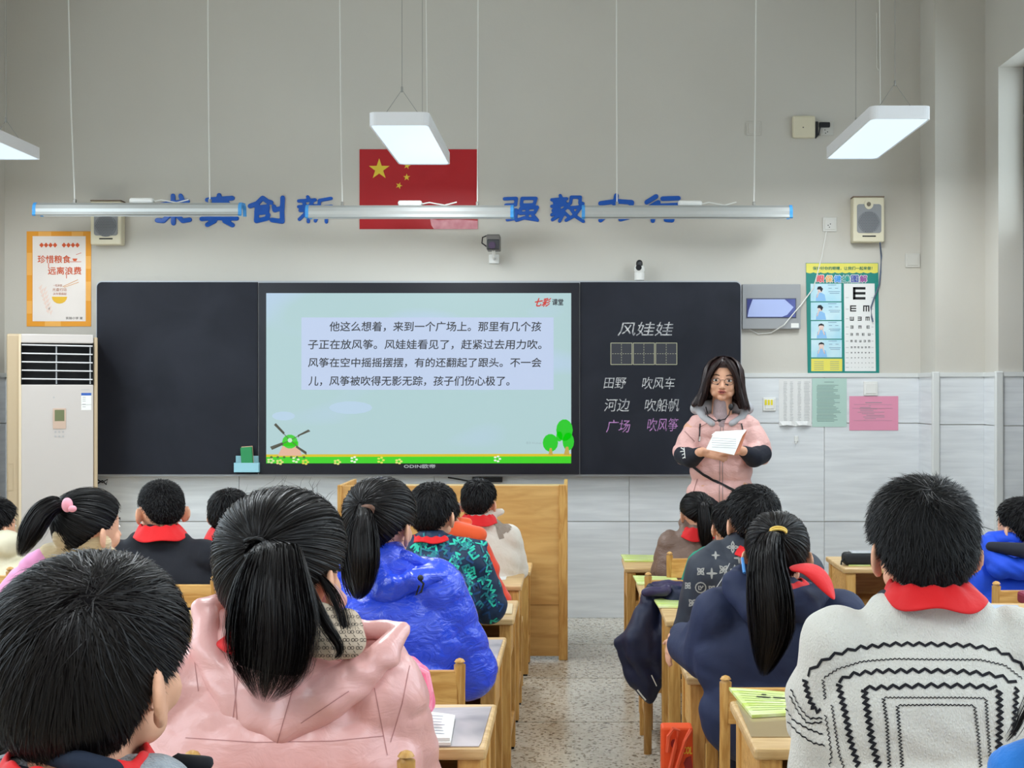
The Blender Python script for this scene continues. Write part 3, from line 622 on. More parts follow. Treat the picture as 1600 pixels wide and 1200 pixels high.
ad = MB().rbox(W(1280,0,ZW-.03).x, W(1297,0,ZW-.03).x, ZW-.04, ZW-.014, W(0,199,ZW-.03).z, W(0,191,ZW-.03).z, .006).build('power_adapter', black_pl, at=W(1288,199,ZW-.03)); props(ad, 'black power adapter plugged in beside the router', 'adapter')
cable = MB().tube([W(1370,20,ZW-.004), W(1370,105,ZW-.006), W(1373,110,ZW-.006)], .003, 6).build('wall_cable', wirew, at=W(1371,60,ZW)); props(cable, 'short thin cable stub high on the wall behind the lamp', 'cable')
# speakers
def speaker(x0, y0, x1, y1, label):
    Zs = ZW; t = thing('wall_speaker', label, 'speaker', W((x0+x1)/2, y1, Zs), 'cream wall speakers'); dpt = .085; Zf = Zs-dpt
    a = W(x0+2,y1,Zf); b = W(x1-2,y0,Zf); mb = MB()
    A = W(x0,y1,Zf); B = W(x1,y1,Zf); C = W(x1-1,y0,Zf); D = W(x0+1,y0,Zf)
    mb.rbox(A.x, B.x, Zf, Zs-.004, A.z, C.z, .008); mb.build('cabinet', cream_pl, t)
    MB().box(A.x, B.x, Zf-.001, Zs-.004, C.z, C.z+.006).build('top_cap', mat('speaker_brown', (120,100,84), .6), t)
    cx = (x0+x1)/2
    m_ = MB(); px_poly(m_, rounded(x0+6, y0+11, x1-5, y1-14, 4, (0,1,2,3)), Zf, .003); m_.build('grille', mat('grille_grey', (146,148,150), .6, bump=.4, bscale=300), t)
    m_ = MB(); px_poly(m_, blob(cx, y0+39, 17, 17, 24), Zf-.003, .004); m_.build('cone_cover', mat('cone_grey', (122,124,128), .6), t)
    m_ = MB()
    for i in range(-6, 7):
        for j in range(-6, 7):
            x = cx+i*2.5+(j % 2)*1.25; yy = y0+39+j*2.4
            if math.hypot(x-cx, yy-y0-39) < 15.5: px_poly(m_, blob(x, yy, .75, .75, 6), Zf-.007, .0004)
    m_.build('grille_hole', mat('grille_hole', (74,76,80), .7), t)['kind'] = 'stuff'
    m_ = MB(); px_poly(m_, blob(cx, y0+11, 7, 8, 16), Zf-.003, .004); m_.build('tweeter_ring', cream_pl, t)
    m_ = MB(); px_poly(m_, blob(cx, y0+11, 3.2, 3.6, 12), Zf-.007, .003); m_.build('tweeter', mat('tweeter', (112,104,88), .4), t)
    m_ = MB(); px_rect(m_, cx-10, y1-10, cx+11, y1-8, Zf, .001); px_poly(m_, blob(cx, y1-17, 5, 1.4, 10), Zf-.003, .001); m_.build('slot', dark, t); return t
speaker(1333, 308, 1382, 378, 'cream wall speaker on the door side, above the eye chart'); speaker(141, 314, 189, 382, 'cream wall speaker half hidden behind the left board lamp')
sc1 = MB().tube([W(1375,379,8.12), W(1377,400,8.19), W(1376,425,8.19), W(1374,445,8.19), W(1366,465,8.19), W(1361,480,8.195), W(1362,495,8.19), W(1364,503,8.19)], .005, 6).build('speaker_cable', mat('cable_blue_grey', (86,98,120), .6), at=W(1375,380,ZW-.03)); props(sc1, 'dark blue grey cable hanging from speaker over the eye chart', 'cable')
sc2 = MB().tube([W(1291,362,8.204), W(1284,400,8.204), W(1276,432,8.199), W(1271,450,8.199), W(1252,476,8.16), W(1238,492,8.14), W(1225,508,8.14), W(1205,520,8.2), W(1185,522,8.204), W(1163,510,8.204)], .0035, 6).build('wall_cable', wirew, at=W(1270,450,8.2)); props(sc2, 'thin white cable looping from socket over the grey metal box', 'cable')
# meter box with glass window
mx_ = thing('meter_box', 'grey metal wall box with a blue reflecting glass window', 'box', W(1206,514,ZW)); a = W(1160,514,ZW-.04); b = W(1251,444,ZW-.04)
mg = mat('box_grey', (150,152,154), .45); MB().rbox(a.x, b.x, ZW-.04, ZW, a.z, b.z, .003).build('door', mg, mx_)
m_ = MB(); px_rect(m_, 1166, 466, 1244, 497, ZW-.04, .003); m_.build('window_frame', mat('box_dark', (70,74,96), .4), mx_)
m_ = MB(); px_rect(m_, 1167.5, 467.5, 1242.5, 495.5, ZW-.043, .002); m_.build('window_glass', mat('blue_glass', (74,82,150), .06, .9, metal=.3), mx_)
m_ = MB(); px_poly(m_, [(1176,467.6),(1226,467.6),(1240,480),(1230,492),(1222,495),(1168,495),(1170,484)], ZW-.045, .0004); m_.build('pale_patch', mat('pale_blue', (168,182,226), .3), mx_)  # flat pale blue shape laid on the front of the glass
m_ = MB(); px_rect(m_, 1236, 505, 1248, 512, ZW-.04, .001); m_.build('sticker', paper, mx_)
# camera and small sensor
cm = thing('wall_camera', 'grey box camera on a bracket over the display', 'camera', W(770,412,ZW))
Zc = ZW-.22; a = W(760,390,Zc); b = W(781,366,Zc)
MB().rbox(a.x, b.x, Zc, Zc+.13, a.z, b.z, .006).build('housing', mat('camera_grey', (96,92,88), .4), cm)
MB().rbox(a.x+.004, b.x-.004, Zc-.003, Zc+.01, a.z+.002, b.z-.03, .003).build('front_plate', black_pl, cm)
MB().cyl(W(769,383,Zc-.012), W(769,383,Zc), .021, 20).cyl(W(769,383,Zc-.014), W(769,383,Zc-.01), .012, 16).build('lens', mat('lens_purple', (62,44,74), .15, .8), cm)
MB().tube([W(771,391,Zc+.05), W(772,400,Zc+.08), W(772,404,ZW-.02)], .010, 8).rbox(W(764,0,ZW).x, W(780,0,ZW).x, ZW-.02, ZW, W(0,412,ZW).z, W(0,398,ZW).z, .004).build('bracket', white_pl, cm)
MB().tube([W(760,385,Zc+.02), W(753,380,Zc+.05), W(754,371,Zc+.1), W(761,368,Zc+.12)], .004, 6).build('camera_cable', black_pl, cm)
wc = thing('wall_camera', 'tiny white dome camera standing above the blackboard', 'camera', W(999,437,ZW-.05))
MB().cyl(W(999,438,8.13), W(999,426,8.13), .03, 20).build('base', white_pl, wc); MB().ell(W(999,421,8.13), (.032,.032,.034), 10).build('head', white_pl, wc); MB().cyl(W(998,418,8.092), W(998,418,8.11), .018, 14).cap(W(999,411,8.12), W(999,414,8.12), .02, n=5).build('lens', black_pl, wc)

# ---------------------------------------------------------------- air conditioner
ac = thing('air_conditioner', 'tall white floor air conditioner with beige side columns', 'air conditioner', (W(80,0,7.75).x, 7.72, 0))
Z0 = 7.7; xa = W(9,0,Z0).x; xb = W(151.5,0,Z0).x; zt = W(0,522,Z0).z; x1 = W(31,0,Z0).x; x2 = W(144.5,0,Z0).x
beige = mat('ac_beige', (190,170,140), .4); wac = mat('ac_white', (200,193,188), .22, .5); bl2 = mat('ac_beige_dark', (180,160,130), .4)
MB().rbox(xa, x1, Z0+.01, Z0+.36, 0, zt, .012, 3).build('side_column', beige, ac); MB().rbox(x2, xb, Z0+.01, Z0+.36, 0, zt-.015, .008, 3).build('side_column', beige, ac)
MB().box(x1-.012, x1+.002, Z0+.0, Z0+.1, 0, zt-.001).build('column_bead', mat('ac_beige_light', (222,204,174), .4), ac)
zv0 = W(0,601,Z0).z; zv1 = W(0,536,Z0).z
MB().rbox(x1, x2, Z0, Z0+.34, .06, zv0, .006).build('front_panel', wac, ac); MB().rbox(x1, x2, Z0, Z0+.34, zv1, zt, .006).build('top_panel', wac, ac)
MB().box(x1, x2, Z0+.09, Z0+.34, zv0, zv1).box(x1, x1+.004, Z0, Z0+.09, zv0, zv1).box(x2-.004, x2, Z0, Z0+.09, zv0, zv1).build('outlet', dark, ac)
for k in range(5):
    z = W(0,538+k*13.2,Z0).z; MB().add([(x1+.003,Z0+.004,z), (x2-.003,Z0+.004,z-.004), (x2-.003,Z0+.03,z-.006), (x1+.003,Z0+.03,z-.002), (x1+.003,Z0+.004,z-.006), (x2-.003,Z0+.004,z-.010), (x2-.003,Z0+.03,z-.012), (x1+.003,Z0+.03,z-.008)], [(0,1,2,3),(7,6,5,4),(0,4,5,1),(1,5,6,2),(2,6,7,3),(3,7,4,0)]).build('louvre', white_mt, ac)
for px in (86, 139.5):
    x = W(px,0,Z0).x; MB().box(x-.004, x+.004, Z0+.01, Z0+.05, zv0+.004, zv1-.01).build('louvre_link', grey_pl, ac)
Zf = Z0
m_ = MB(); px_poly(m_, rounded(80.5, 638, 101, 670, 1.5, (0,1,2,3)), Zf, .004); m_.build('control_plate', mat('ac_rose', (212,186,168), .3, metal=.3), ac)
m_ = MB(); px_rect(m_, 83, 640.5, 98, 658, Zf-.004, .001); m_.build('readout', mat('lcd', (112,118,86), .2), ac)
m_ = MB()
for i in range(3):
    for j in range(2): px_poly(m_, blob(84.5+i*6, 675+j*7, 1.7, 1.5, 10), Zf, .002)
px_poly(m_, blob(82,621,1.5,1.5,10), Zf, .001); px_line(m_, [(125,609),(138,609)], 1, Zf)
m_.build('button', mat('button_grey', (176,174,174), .4), ac)
m_ = MB(); px_rect(m_, 125, 614, 141, 641, Zf, .0008); m_.build('energy_label', paper, ac)
m_ = MB(); px_rect(m_, 125, 614, 141, 618, Zf-.0008, .0005); m_.build('label_header', mat('label_blue', (52,96,178), .5), ac)
m_ = MB()
for yy in (621,624,627,632,636): px_line(m_, [(127,yy),(132,yy)], .6, Zf-.0008, .0004)
px_line(m_, [(125,632.5),(141,632.5)], .4, Zf-.0008, .0004); m_.build('label_print', mat('print_grey', (120,124,128)), ac)
m_ = MB(); px_line(m_, [(11,724),(20,724),(20,765),(11,765),(11,724)], .6, Zf+.009, .0008); m_.build('hatch_line', bl2, ac)
ac.rotation_euler = (0, 0, math.radians(21)); ac.scale = (.935, 1, 1)

# ---------------------------------------------------------------- lectern
lc = thing('lectern', 'wide plain wooden lectern panel under the display', 'lectern', (W(707,0,6.92).x, 7.1, 0))
xa = W(527,0,6.92).x; xb = W(887,0,6.92).x; zt = W(0,758,6.92).z
lw = mat('lectern_wood', (196,148,84), .4, .45, col2=(218,174,108), vscale=3.2, stretch=(1,8,7), distort=.8, detail=6)
w1 = (xb-xa)
MB().rbox(xa+.02, xb-.045, 6.93, 6.95, .02, zt-.004, .002).build('front_panel', lw, lc)
MB().rbox(xb-.046, xb, 6.92, 6.96, 0, zt, .003).build('corner_post', wz, lc); MB().rbox(xa, xa+.022, 6.92, 6.96, 0, zt, .003).build('corner_post', wz, lc)
MB().rbox(xb-.02, xb-.001, 6.96, 7.42, 0, zt-.002, .002).build('side_panel', wz, lc); MB().rbox(xa+.001, xa+.02, 6.96, 7.42, 0, zt-.002, .002).build('side_panel', wz, lc)
MB().rbox(xa+.02, xb-.02, 6.95, 7.42, zt-.05, zt-.03, .002).build('top_board', wtop, lc)
m_ = MB().box(xa+.022, xb-.046, 6.928, 6.931, H-(945-CY)/F*6.93-.001, H-(945-CY)/F*6.93+.001); m_.build('panel_joint', mat('joint_brown', (140,100,52), .6), lc)

# ---------------------------------------------------------------- desks and chairs
mat_g = mat('desk_mat_grey', (128,122,128), .35, col2=(196,184,184), vscale=5, detail=3, distort=.8)
def desk(x0, x1, y0, y1, h, label, group='wooden pupil desks', box=True):
    t = thing('school_desk', label, 'desk', ((x0+x1)/2, (y0+y1)/2, 0), group); L = .042; tp = .022
    MB().rbox(x0, x1, y0, y1, h-tp, h, .006, 2).build('tabletop', wtop, t)
    for sx in (0, 1):
        for sy in (0, 1):
            lx = x0+.012 if sx == 0 else x1-.012-L; ly = y0+.012 if sy == 0 else y1-.012-L
            MB().rbox(lx, lx+L, ly, ly+L, .008, h-tp, .003).build('leg', wz, t)
    for sx in (0, 1):
        X = x0+.018 if sx == 0 else x1-.018-.014
        MB().box(X, X+.014, y0+.012+L, y1-.012-L, h-tp-.15, h-tp).build('side_panel', wx, t)
        MB().rbox(X-.002, X+.018, y0+.012+L, y1-.012-L, .12, .15, .002).build('stretcher', wx, t)
    MB().box(x0+.054, x1-.054, y0+.03, y1-.03, h-tp-.15, h-tp-.138).build('shelf', wx, t)
    MB().box(x0+.054, x1-.054, y1-.04, y1-.026, h-tp-.15, h-tp).build('back_panel', wx, t)
    MB().rbox(x0+.054, x1-.054, y0+.014, y0+.032, h-tp-.165, h-tp-.14, .002).build('front_rail', wx, t)
    MB().rbox(x0+.054, x1-.054, y1-.036, y1-.018, .12, .15, .002).build('stretcher', wx, t)
    m_ = MB()
    for sx in (0, 1):
        for sy in (0, 1):
            lx = x0+.012 if sx == 0 else x1-.012-L; ly = y0+.012 if sy == 0 else y1-.012-L
            MB().box(lx+.004, lx+L-.004, ly+.004, ly+L-.004, 0, .008).build('foot_pad', dark, t)
    return t
def chair(xc, yb, top, label, w=.36, seat=None, group='wooden pupil chairs', slat=.085, pr_=.0145):
    """yb: y of the back posts (towards the rear of the room); the seat goes towards the blackboard"""
    seat = seat or top-.33; t = thing('school_chair', label, 'chair', (xc, yb+.17, 0), group); d = .33
    for s in (-1, 1):
        x = xc+s*(w/2-pr_)
        MB().tube([(x, yb+.03, 0), (x, yb+.03, seat), (x, yb, top-.016), (x, yb, top-.009), (x, yb, top-.003), (x, yb, top)], [pr_*1.05, pr_*1.05, pr_, pr_*.93, pr_*.66, pr_*.2], 12).build('back_post', wz, t, smooth=True)
        MB().rbox(x-.016, x+.016, yb+d-.03, yb+d, 0, seat-.018, .003).build('leg', wz, t)
        MB().rbox(x-.009, x+.009, yb+.04, yb+d-.03, .12, .15, .002).build('stretcher', wx, t)
    MB().rbox(xc-w/2+.02, xc+w/2-.02, yb-.007, yb+.009, top-.03-slat, top-.03, .003).build('backrest_slat', wx, t)
    MB().rbox(xc-w/2+.02, xc+w/2-.02, yb+.002, yb+.016, seat+.07, seat+.105, .003).build('backrest_slat', wx, t)
    MB().rbox(xc-w/2, xc+w/2, yb+.02, yb+d+.01, seat-.02, seat, .005).build('seat', wtop, t)
    MB().rbox(xc-w/2+.025, xc+w/2-.025, yb+d-.024, yb+d-.006, .17, .2, .002).build('stretcher', wx, t)
    return t
def X(px, Z): return (px-CX)/F*Z
GD = 'wooden pupil desks'
L1 = desk(-.754, -.154, 2.45, 2.80, .743, 'wooden desk of the girl in the pink jacket, booklet on it')
L2 = desk(-.80, X(780,3.75), 3.75, 4.18, .627, 'wooden desk with worn grey mat beside the shiny blue jacket')
L3 = desk(-.80, X(803,4.83), 4.83, 5.27, .57, 'wooden desk beside the teal patterned jacket elbow')
L4 = desk(-.80, X(815,5.62), 5.62, 6.0, .575, 'wooden aisle desk with a white slip beside the orange hoodie')
L5 = desk(-.80, X(829,6.53), 6.53, 6.88, .51, 'frontmost wooden desk next to the lectern panel')
R1 = desk(.334, .93, 2.45, 2.83, .743, 'wooden desk with green booklet in front of the knit sweater')
R2 = desk(.32, .92, 3.72, 4.04, .60, 'wooden desk under the arms of the girl in navy coat')
R3 = desk(.326, .90, 4.63, 5.02, .60, 'wooden desk with green booklet, orange bag hung beside its leg')
R4 = desk(.28, .86, 5.46, 5.80, .57, 'wooden desk with booklet and dark pen behind the draped coat')
R5 = desk(.26, .84, 6.5, 6.9, .53, 'frontmost wooden desk before the crouched teacher side, green sheet on it')
R5['label'] = 'wooden desk of the girl in brown jacket, green sheet on it'
C3 = desk(-1.76, -1.16, 3.8, 4.25, .70, 'wooden desk in front of the beige corduroy collar girl')
C4 = desk(-1.72, X(395,5.0), 4.95, 5.27, .655, 'wooden desk with blue book before the black jacket boy')
C2_ = desk(-1.60, -1.0, 6.1, 6.45, .56, 'wooden desk in front of the small boy in dark blue')
D1 = desk(X(1318,5.6), X(1318,5.6)+.6, 5.6, 6.0, H-(888-CY)/F*5.6, 'wooden desk carrying a black pencil case near the wall')
D2 = desk(X(1515,3.65), X(1515,3.65)+.62, 3.45, 3.85, H-(981-CY)/F*3.45, 'wooden desk with open magazine behind the blue coat at right')
D2['label'] = 'wooden desk with pale magazine, behind the chair of the blue coat'
chair(X(634,2.08)-.165, 2.08, .84, 'wooden chair of the girl in pink, rounded post tip showing')
chair(X(718,3.3)-.165, 3.3, .738, 'wooden chair behind the shiny blue jacket, post and slat visible')
chair(X(600,4.35)-.0, 4.42, .66, 'wooden chair of the boy in teal patterned jacket')
chair(X(808,6.05)-.165, 6.02, .655, 'wooden chair with the boy in beige and white fleece')
chair(X(335,4.42)-.165, 4.42, .785, 'wooden chair behind the black jacket boy, broad slat visible', slat=.075)
chair(X(372,5.15)-.08, 5.30, .73, 'wooden chair of the small boy in dark blue')
chair(X(-5,4.6)-.12, 4.6, .79, 'wooden chair at the left picture edge behind the cream jacket')
chair(X(1134,3.2)+.165, 3.2, .717, 'wooden chair behind the girl in navy, tall post by green booklet')
chair(X(1046.5,5.85)+.165, 5.85, .69, 'wooden chair of the girl in brown jacket')
chair(.46, 5.12, .70, 'wooden chair with the dark blue coat draped over it')
chair(X(1557,4.35)+.165, 4.35, H-(908-CY)/F*4.35, 'wooden chair with the boy in bright blue coat')
chair(.62, 2.02, .80, 'wooden chair under the boy in the zigzag sweater'); chair(-.50, 1.02, .78, 'wooden chair under the nearest boy in striped sweater')
chair(X(130,3.2), 3.2, .74, 'wooden chair of the girl with pink hair band'); chair(.62, 4.06, .66, 'wooden chair of the boy in monogram jacket')

# things on desks
def sheet(name, label, cat, pts, z, th, m, parts=None, group=None):
    """pts: corner pixels; laid on a horizontal plane of height z"""
    def onp(px, py): Z = (H-z)*F/(py-CY); return Vector(((px-CX)/F*Z, Z, z))
    P_ = [onp(*p) for p in pts]; c = sum(P_, Vector())/len(P_); t = thing(name, label, cat, c, group)
    MB().prism(P_, (0, 0, th)).build('sheet' if not parts else 'cover', m, t)
    return t, onp
green_bk = mat('booklet_green', (196,216,96), .5, col2=(226,232,190), vscale=7, vstretch=(1,9,1))
def prints(t, onp, z, lines, m=None, w=.0015):
    mb = MB()
    for a, b in lines:
        p = onp(*a); q = onp(*b); d = (q-p).normalized(); n = Vector((-d.y, d.x, 0))*w
        mb.add([p-n+Vector((0,0,z)), q-n+Vector((0,0,z)), q+n+Vector((0,0,z)), p+n+Vector((0,0,z))], [(0,1,2,3)])
    mb.build('print', m or mat('booklet_ink', (70,96,60), .7), t)
t, onp = sheet('desk_mat', 'worn grey and lilac vinyl mat on the pink girl desk', 'mat', [(560,1168),(748,1167),(752,1160),(768,1105),(640,1108)], .7435, .0015, mat_g)
t, onp = sheet('booklet', 'open white booklet by the pink jacket elbow', 'book', [(598,1166),(704,1165),(711,1122),(700,1120),(642,1113)], .746, .006, paper)
prints(t, onp, .0065, [((655,1122+k*4.6),(690+random.random()*6,1124+k*4.6)) for k in range(8)], mat('ink_soft', (150,156,176), .7))
MB().prism([onp(612,1164), onp(660,1158), onp(700,1160), onp(703,1163)], (0,0,.012)).build('curled_page', paper, t)
t, onp = sheet('desk_mat', 'worn pale mat on the desk beside the shiny blue jacket', 'mat', [(700,1036),(774,1036),(786,1000),(730,1000)], .6275, .0015, mat_g)
t, onp = sheet('paper_slip', 'white paper slip on the desk beside the orange hoodie', 'paper', [(778,906),(790,906),(794,894),(783,894)], .5755, .001, paper)
t, onp = sheet('booklet', 'pale booklet beside the teal patterned elbow', 'book', [(770,960),(800,960),(801,945),(775,942)], .571, .004, mat('book_tan', (214,196,160), .5))
def gbook(label, pts, z, nl=7):
    t, onp = sheet('booklet', label, 'book', pts, z, .006, green_bk, group='pale green booklets')
    (ax, ay), (bx, by), (cx, cy), (dx, dy) = pts; L_ = []
    for k in range(nl):
        f = .12+.8*k/nl; p = (dx+(ax-dx)*f+3, dy+(ay-dy)*f); q = (cx+(bx-cx)*f-5, cy+(by-cy)*f); L_.append(((p[0]+(q[0]-p[0])*.06, p[1]), (q[0]-(q[0]-p[0])*random.random()*.2, q[1])))
    prints(t, onp, .0066, L_, mat('booklet_line', (140,170,70), .7), .0012); return t, onp
t, onp = sheet('desk_mat', 'clear worn mat under the green booklet on the sweater boy desk', 'mat', [(1174,1152),(1245,1152),(1243,1095),(1150,1095)], .7435, .0012, mat('clear_mat', (176,156,120), .15, .6))
t, onp = gbook('green booklet with a title on the sweater boy desk', [(1175,1122),(1240,1118),(1234,1086),(1139,1078)], .7455, 9)
prints(t, onp, .0075, [((1182,1093.5),(1204,1095)), ((1208,1095),(1228,1096)), ((1190,1090),(1197,1091))], ink, .004)
gbook('green booklet on the desk behind the orange bag', [(1029,950),(1075,950),(1072,938),(1021,937)], .6012)
gbook('pale green booklet beside the pen, behind the draped coat', [(996,914),(1062,914),(1056,903),(989,901)], .5712)
gbook('pale green sheet on the desk of the girl in brown', [(976,878),(1026,878),(1024,869),(970,868)], .5312)
pn = MB().cap(onp(1053,908), onp(1063,907), .007, n=6).build('pen', black_pl, at=onp(1058,908)); props(pn, 'thick dark pen lying on the pale green booklet', 'pen'); pn.location.z = .5835
t, onp = sheet('book', 'blue book on the desk of the black jacket boy', 'book', [(336,903),(380,903),(376,894),(338,894)], .6555, .010, mat('book_blue', (60,140,196), .4))
t, onp = sheet('worksheet', 'white crumpled worksheets beside the blue book', 'paper', [(338,916),(376,913),(374,905),(342,904)], .6565, .004, paper)
t, onp = sheet('magazine', 'pale blue magazine lying on the desk at the right edge', 'book', [(1540,976),(1612,976),(1590,950),(1508,948)], H-(981-CY)/F*3.45+.001, .008, mat('magazine', (196,206,212), .4, col2=(150,170,210), vscale=9))
# pencil case
Zp_ = 5.66; hz = H-(888-CY)/F*5.6
pc = thing('pencil_case', 'black pencil case with clear window on the far right desk', 'pencil case', (X(1340,Zp_), Zp_, hz))
xa = X(1321,Zp_); MB().rbox(xa, xa+.17, Zp_+.01, Zp_+.10, hz+.001, hz+.052, .016, 3).build('case', mat('case_black', (28,30,32), .7), pc)
MB().rbox(xa+.03, xa+.15, Zp_+.02, Zp_+.09, hz+.05, hz+.058, .004).build('window', mat('case_clear', (170,176,178), .25), pc)
MB().tube([(xa+.002, Zp_+.03, hz+.03), (xa-.012, Zp_+.02, hz+.02), (xa-.014, Zp_+.02, hz+.004)], .004, 6).build('zip_pull', black_pl, pc)
t, onp = sheet('booklet', 'green booklet under the black pencil case', 'book', [(1326,886),(1360,886),(1357,879),(1326,879)], hz-.004, .0045, green_bk)
t.location.z += .0045
# tote bag hung on R3/R2 leg
tb = thing('tote_bag', 'small orange paper bag with red print and strap handles', 'bag', W(1060,1200,3.6))
orange = mat('bag_orange', (236,84,34), .6); a = W(1034,1215,3.6); b = W(1083,1137,3.6)
MB().rbox(a.x, b.x, 3.6, 3.66, a.z-.05, b.z, .006).build('bag_body', orange, tb)
MB().tube([W(1043,1175,3.59), W(1045,1150,3.585), W(1052,1138,3.58), W(1060,1141,3.585), W(1055,1165,3.588), W(1047,1200,3.59)], .006, 6).tube([W(1080,1140,3.585), W(1070,1158,3.58), W(1064,1180,3.585), W(1056,1205,3.59)], .006, 6).build('handle', mat('bag_strap', (240,96,60), .6), tb)
text_obj('bag_print', 'COL', (1067,1081,1167,1178), 3.597, mat('print_gold', (240,190,60), .6), tb, bold=.5, shear=.2)
m_ = MB(); px_poly(m_, blob(1053,1162,5,7,12), 3.599, .001); px_poly(m_, [(1068,1192),(1072,1184),(1080,1181),(1082,1200),(1070,1200)], 3.599, .001); m_.build('printed_figure', mat('print_darkred', (150,40,36), .6), tb)
# ---------------------------------------------------------------- people
skin = mat('skin', (226,172,142), .55, .35, var=.04, vscale=20); skin_ear = mat('skin_ear', (214,140,112), .55, .35)
hairm = mat('hair_black', (11,10,12), .48, .26); hairb = mat('hair_brown_black', (15,11,12), .42, .26)
red = mat('scarf_red', (216,22,28), .65, .3, bump=.3, bscale=30, sheen=.1)
lipm = mat('lips', (176,92,84), .5); eyew = mat('eye_white', (226,222,216), .3); iris = mat('iris', (30,22,20), .2)
A_, B_, C_ = .0765, .094, .088
def smooth(x, a, b): t = np.clip((x-a)/(b-a), 0, 1); return t*t*(3-2*t)
def skull(D, t=0.0, ext=0.0):
    """D (n,3) unit directions (x right, y face, z up) -> points on the skull surface, t = hair thickness"""
    D = np.asarray(D, float); hr = np.maximum(np.hypot(D[:, 0], D[:, 1]), 1e-6); z = np.clip(D[:, 2], -1, 1)
    n = np.where(z < 0, 2.4+ext, 2.2); h = np.power(np.maximum(1-np.power(np.abs(z), n), 0), 1/n)
    t = np.broadcast_to(np.asarray(t, float), z.shape)
    return np.stack([(A_+t)*h*D[:, 0]/hr, (B_+t)*h*D[:, 1]/hr, (C_+t)*z], 1)
ZL = {'boy': [(0,-.86),(.6,-.82),(.95,-.66),(1.2,-.40),(1.42,-.04),(1.75,-.0),(2.0,.22),(2.4,.5),(3.15,.58)],
      'bowl': [(0,-.84),(.8,-.82),(1.1,-.72),(1.38,-.22),(1.75,-.08),(2.0,.05),(2.4,.25),(3.15,.3)],
      'crop': [(0,-.74),(.6,-.72),(.95,-.5),(1.2,-.2),(1.45,0),(1.75,-.02),(2.0,.28),(2.4,.55),(3.15,.62)],
      'pony': [(0,-.78),(.6,-.74),(.95,-.55),(1.25,-.3),(1.5,-.12),(1.75,-.15),(2.0,.1),(2.4,.4),(3.15,.5)]}
def zline(D, style):
    az = np.abs(np.arctan2(np.abs(D[:, 0]), -D[:, 1])); k = ZL[style]; return np.interp(az, [a for a, _ in k], [b for _, b in k])
class Frame:
    def __init__(s, C, k, yaw, pitch, roll):
        s.C = np.array(C); s.k = k
        R = Matrix.Rotation(yaw, 3, 'Z')@Matrix.Rotation(pitch, 3, 'X')@Matrix.Rotation(roll, 3, 'Y'); s.R = np.array(R); s.RM = R
    def w(s, P): return (np.atleast_2d(P)*s.k)@s.R.T+s.C
    def v(s, x, y, z): return Vector(s.w([[x, y, z]])[0])
def ribbons(P, wid, name, m, parent, roll=.6, rng=RNG, center=None):
    """P (n,K,3) world polylines -> flat tapered strips facing away from center"""
    n, K, _ = P.shape; T = np.gradient(P, axis=1); T /= np.linalg.norm(T, axis=2, keepdims=True)+1e-9
    Nn = P-center; Nn /= np.linalg.norm(Nn, axis=2, keepdims=True)+1e-9
    S = np.cross(T, Nn); S /= np.linalg.norm(S, axis=2, keepdims=True)+1e-9; U = np.cross(S, T)
    a = (rng.random((n, 1, 1))-.5)*2*roll; S = S*np.cos(a)+U*np.sin(a)
    prof = np.interp(np.linspace(0, 1, K), [0, .15, .7, 1], [.6, 1, .8, .05])[None, :, None]
    wv = (wid*(.6+.8*rng.random((n, 1, 1))))*prof/2
    V = np.stack([P-S*wv, P+S*wv], 2).reshape(-1, 3)
    i = np.arange(n)[:, None]*K*2+np.arange(K-1)[None]*2; i = i.ravel(); Q = np.stack([i, i+1, i+3, i+2], 1)
    o = link(name, np_mesh(V, Q, name), m, parent, True); return o
def scalp_dirs(n, style, rng, marg=0.0):
    out = []; c = 0
    while c < n:
        D = rng.normal(size=(n*2, 3)); D /= np.linalg.norm(D, axis=1, keepdims=True); D = D[D[:, 2] > zline(D, style)+marg]; out.append(D); c += len(D)
    return np.concatenate(out)[:n]
def hair_shell(fr, style, t_top, t_side, t_nape, parent, m, ext=0, name='hair', lump=.0, ts=None):
    n, mm = 40, 64; th = np.linspace(0, PI, n+1); ph = np.linspace(0, 2*PI, mm, endpoint=False)
    D = np.array([[math.sin(a)*math.cos(b), math.sin(a)*math.sin(b), math.cos(a)] for a in th for b in ph])
    mk = smooth(D[:, 2]-zline(D, style), -.05, .05)
    t = thick(D, t_top, t_side, t_nape)
    if lump: t = t+lump*np.sin(D[:, 0]*9+1)*np.sin(D[:, 1]*8)*np.sin(D[:, 2]*7+2)
    P = skull(D, t*mk-(1-mk)*.006, ext); V = fr.w(P)
    Q = [(i*mm+j, (i+1)*mm+j, (i+1)*mm+(j+1) % mm, i*mm+(j+1) % mm) for i in range(n) for j in range(mm)]
    return link(name, np_mesh(V, Q), m, parent, True)
def thick(D, tt, ts, tn):
    z = D[:, 2]; up = smooth(z, -.1, .8); lo = smooth(-z, .2, .8); return ts+(tt-ts)*up+(tn-ts)*lo
def rot_toward(D, w, ang):
    """move unit vectors D along great circles away from w by angle"""
    T = D*np.sum(D*w, 1, keepdims=True)-w; T /= np.linalg.norm(T, axis=1, keepdims=True)+1e-9
    return D*np.cos(ang)[:, None]+T*np.sin(ang)[:, None]
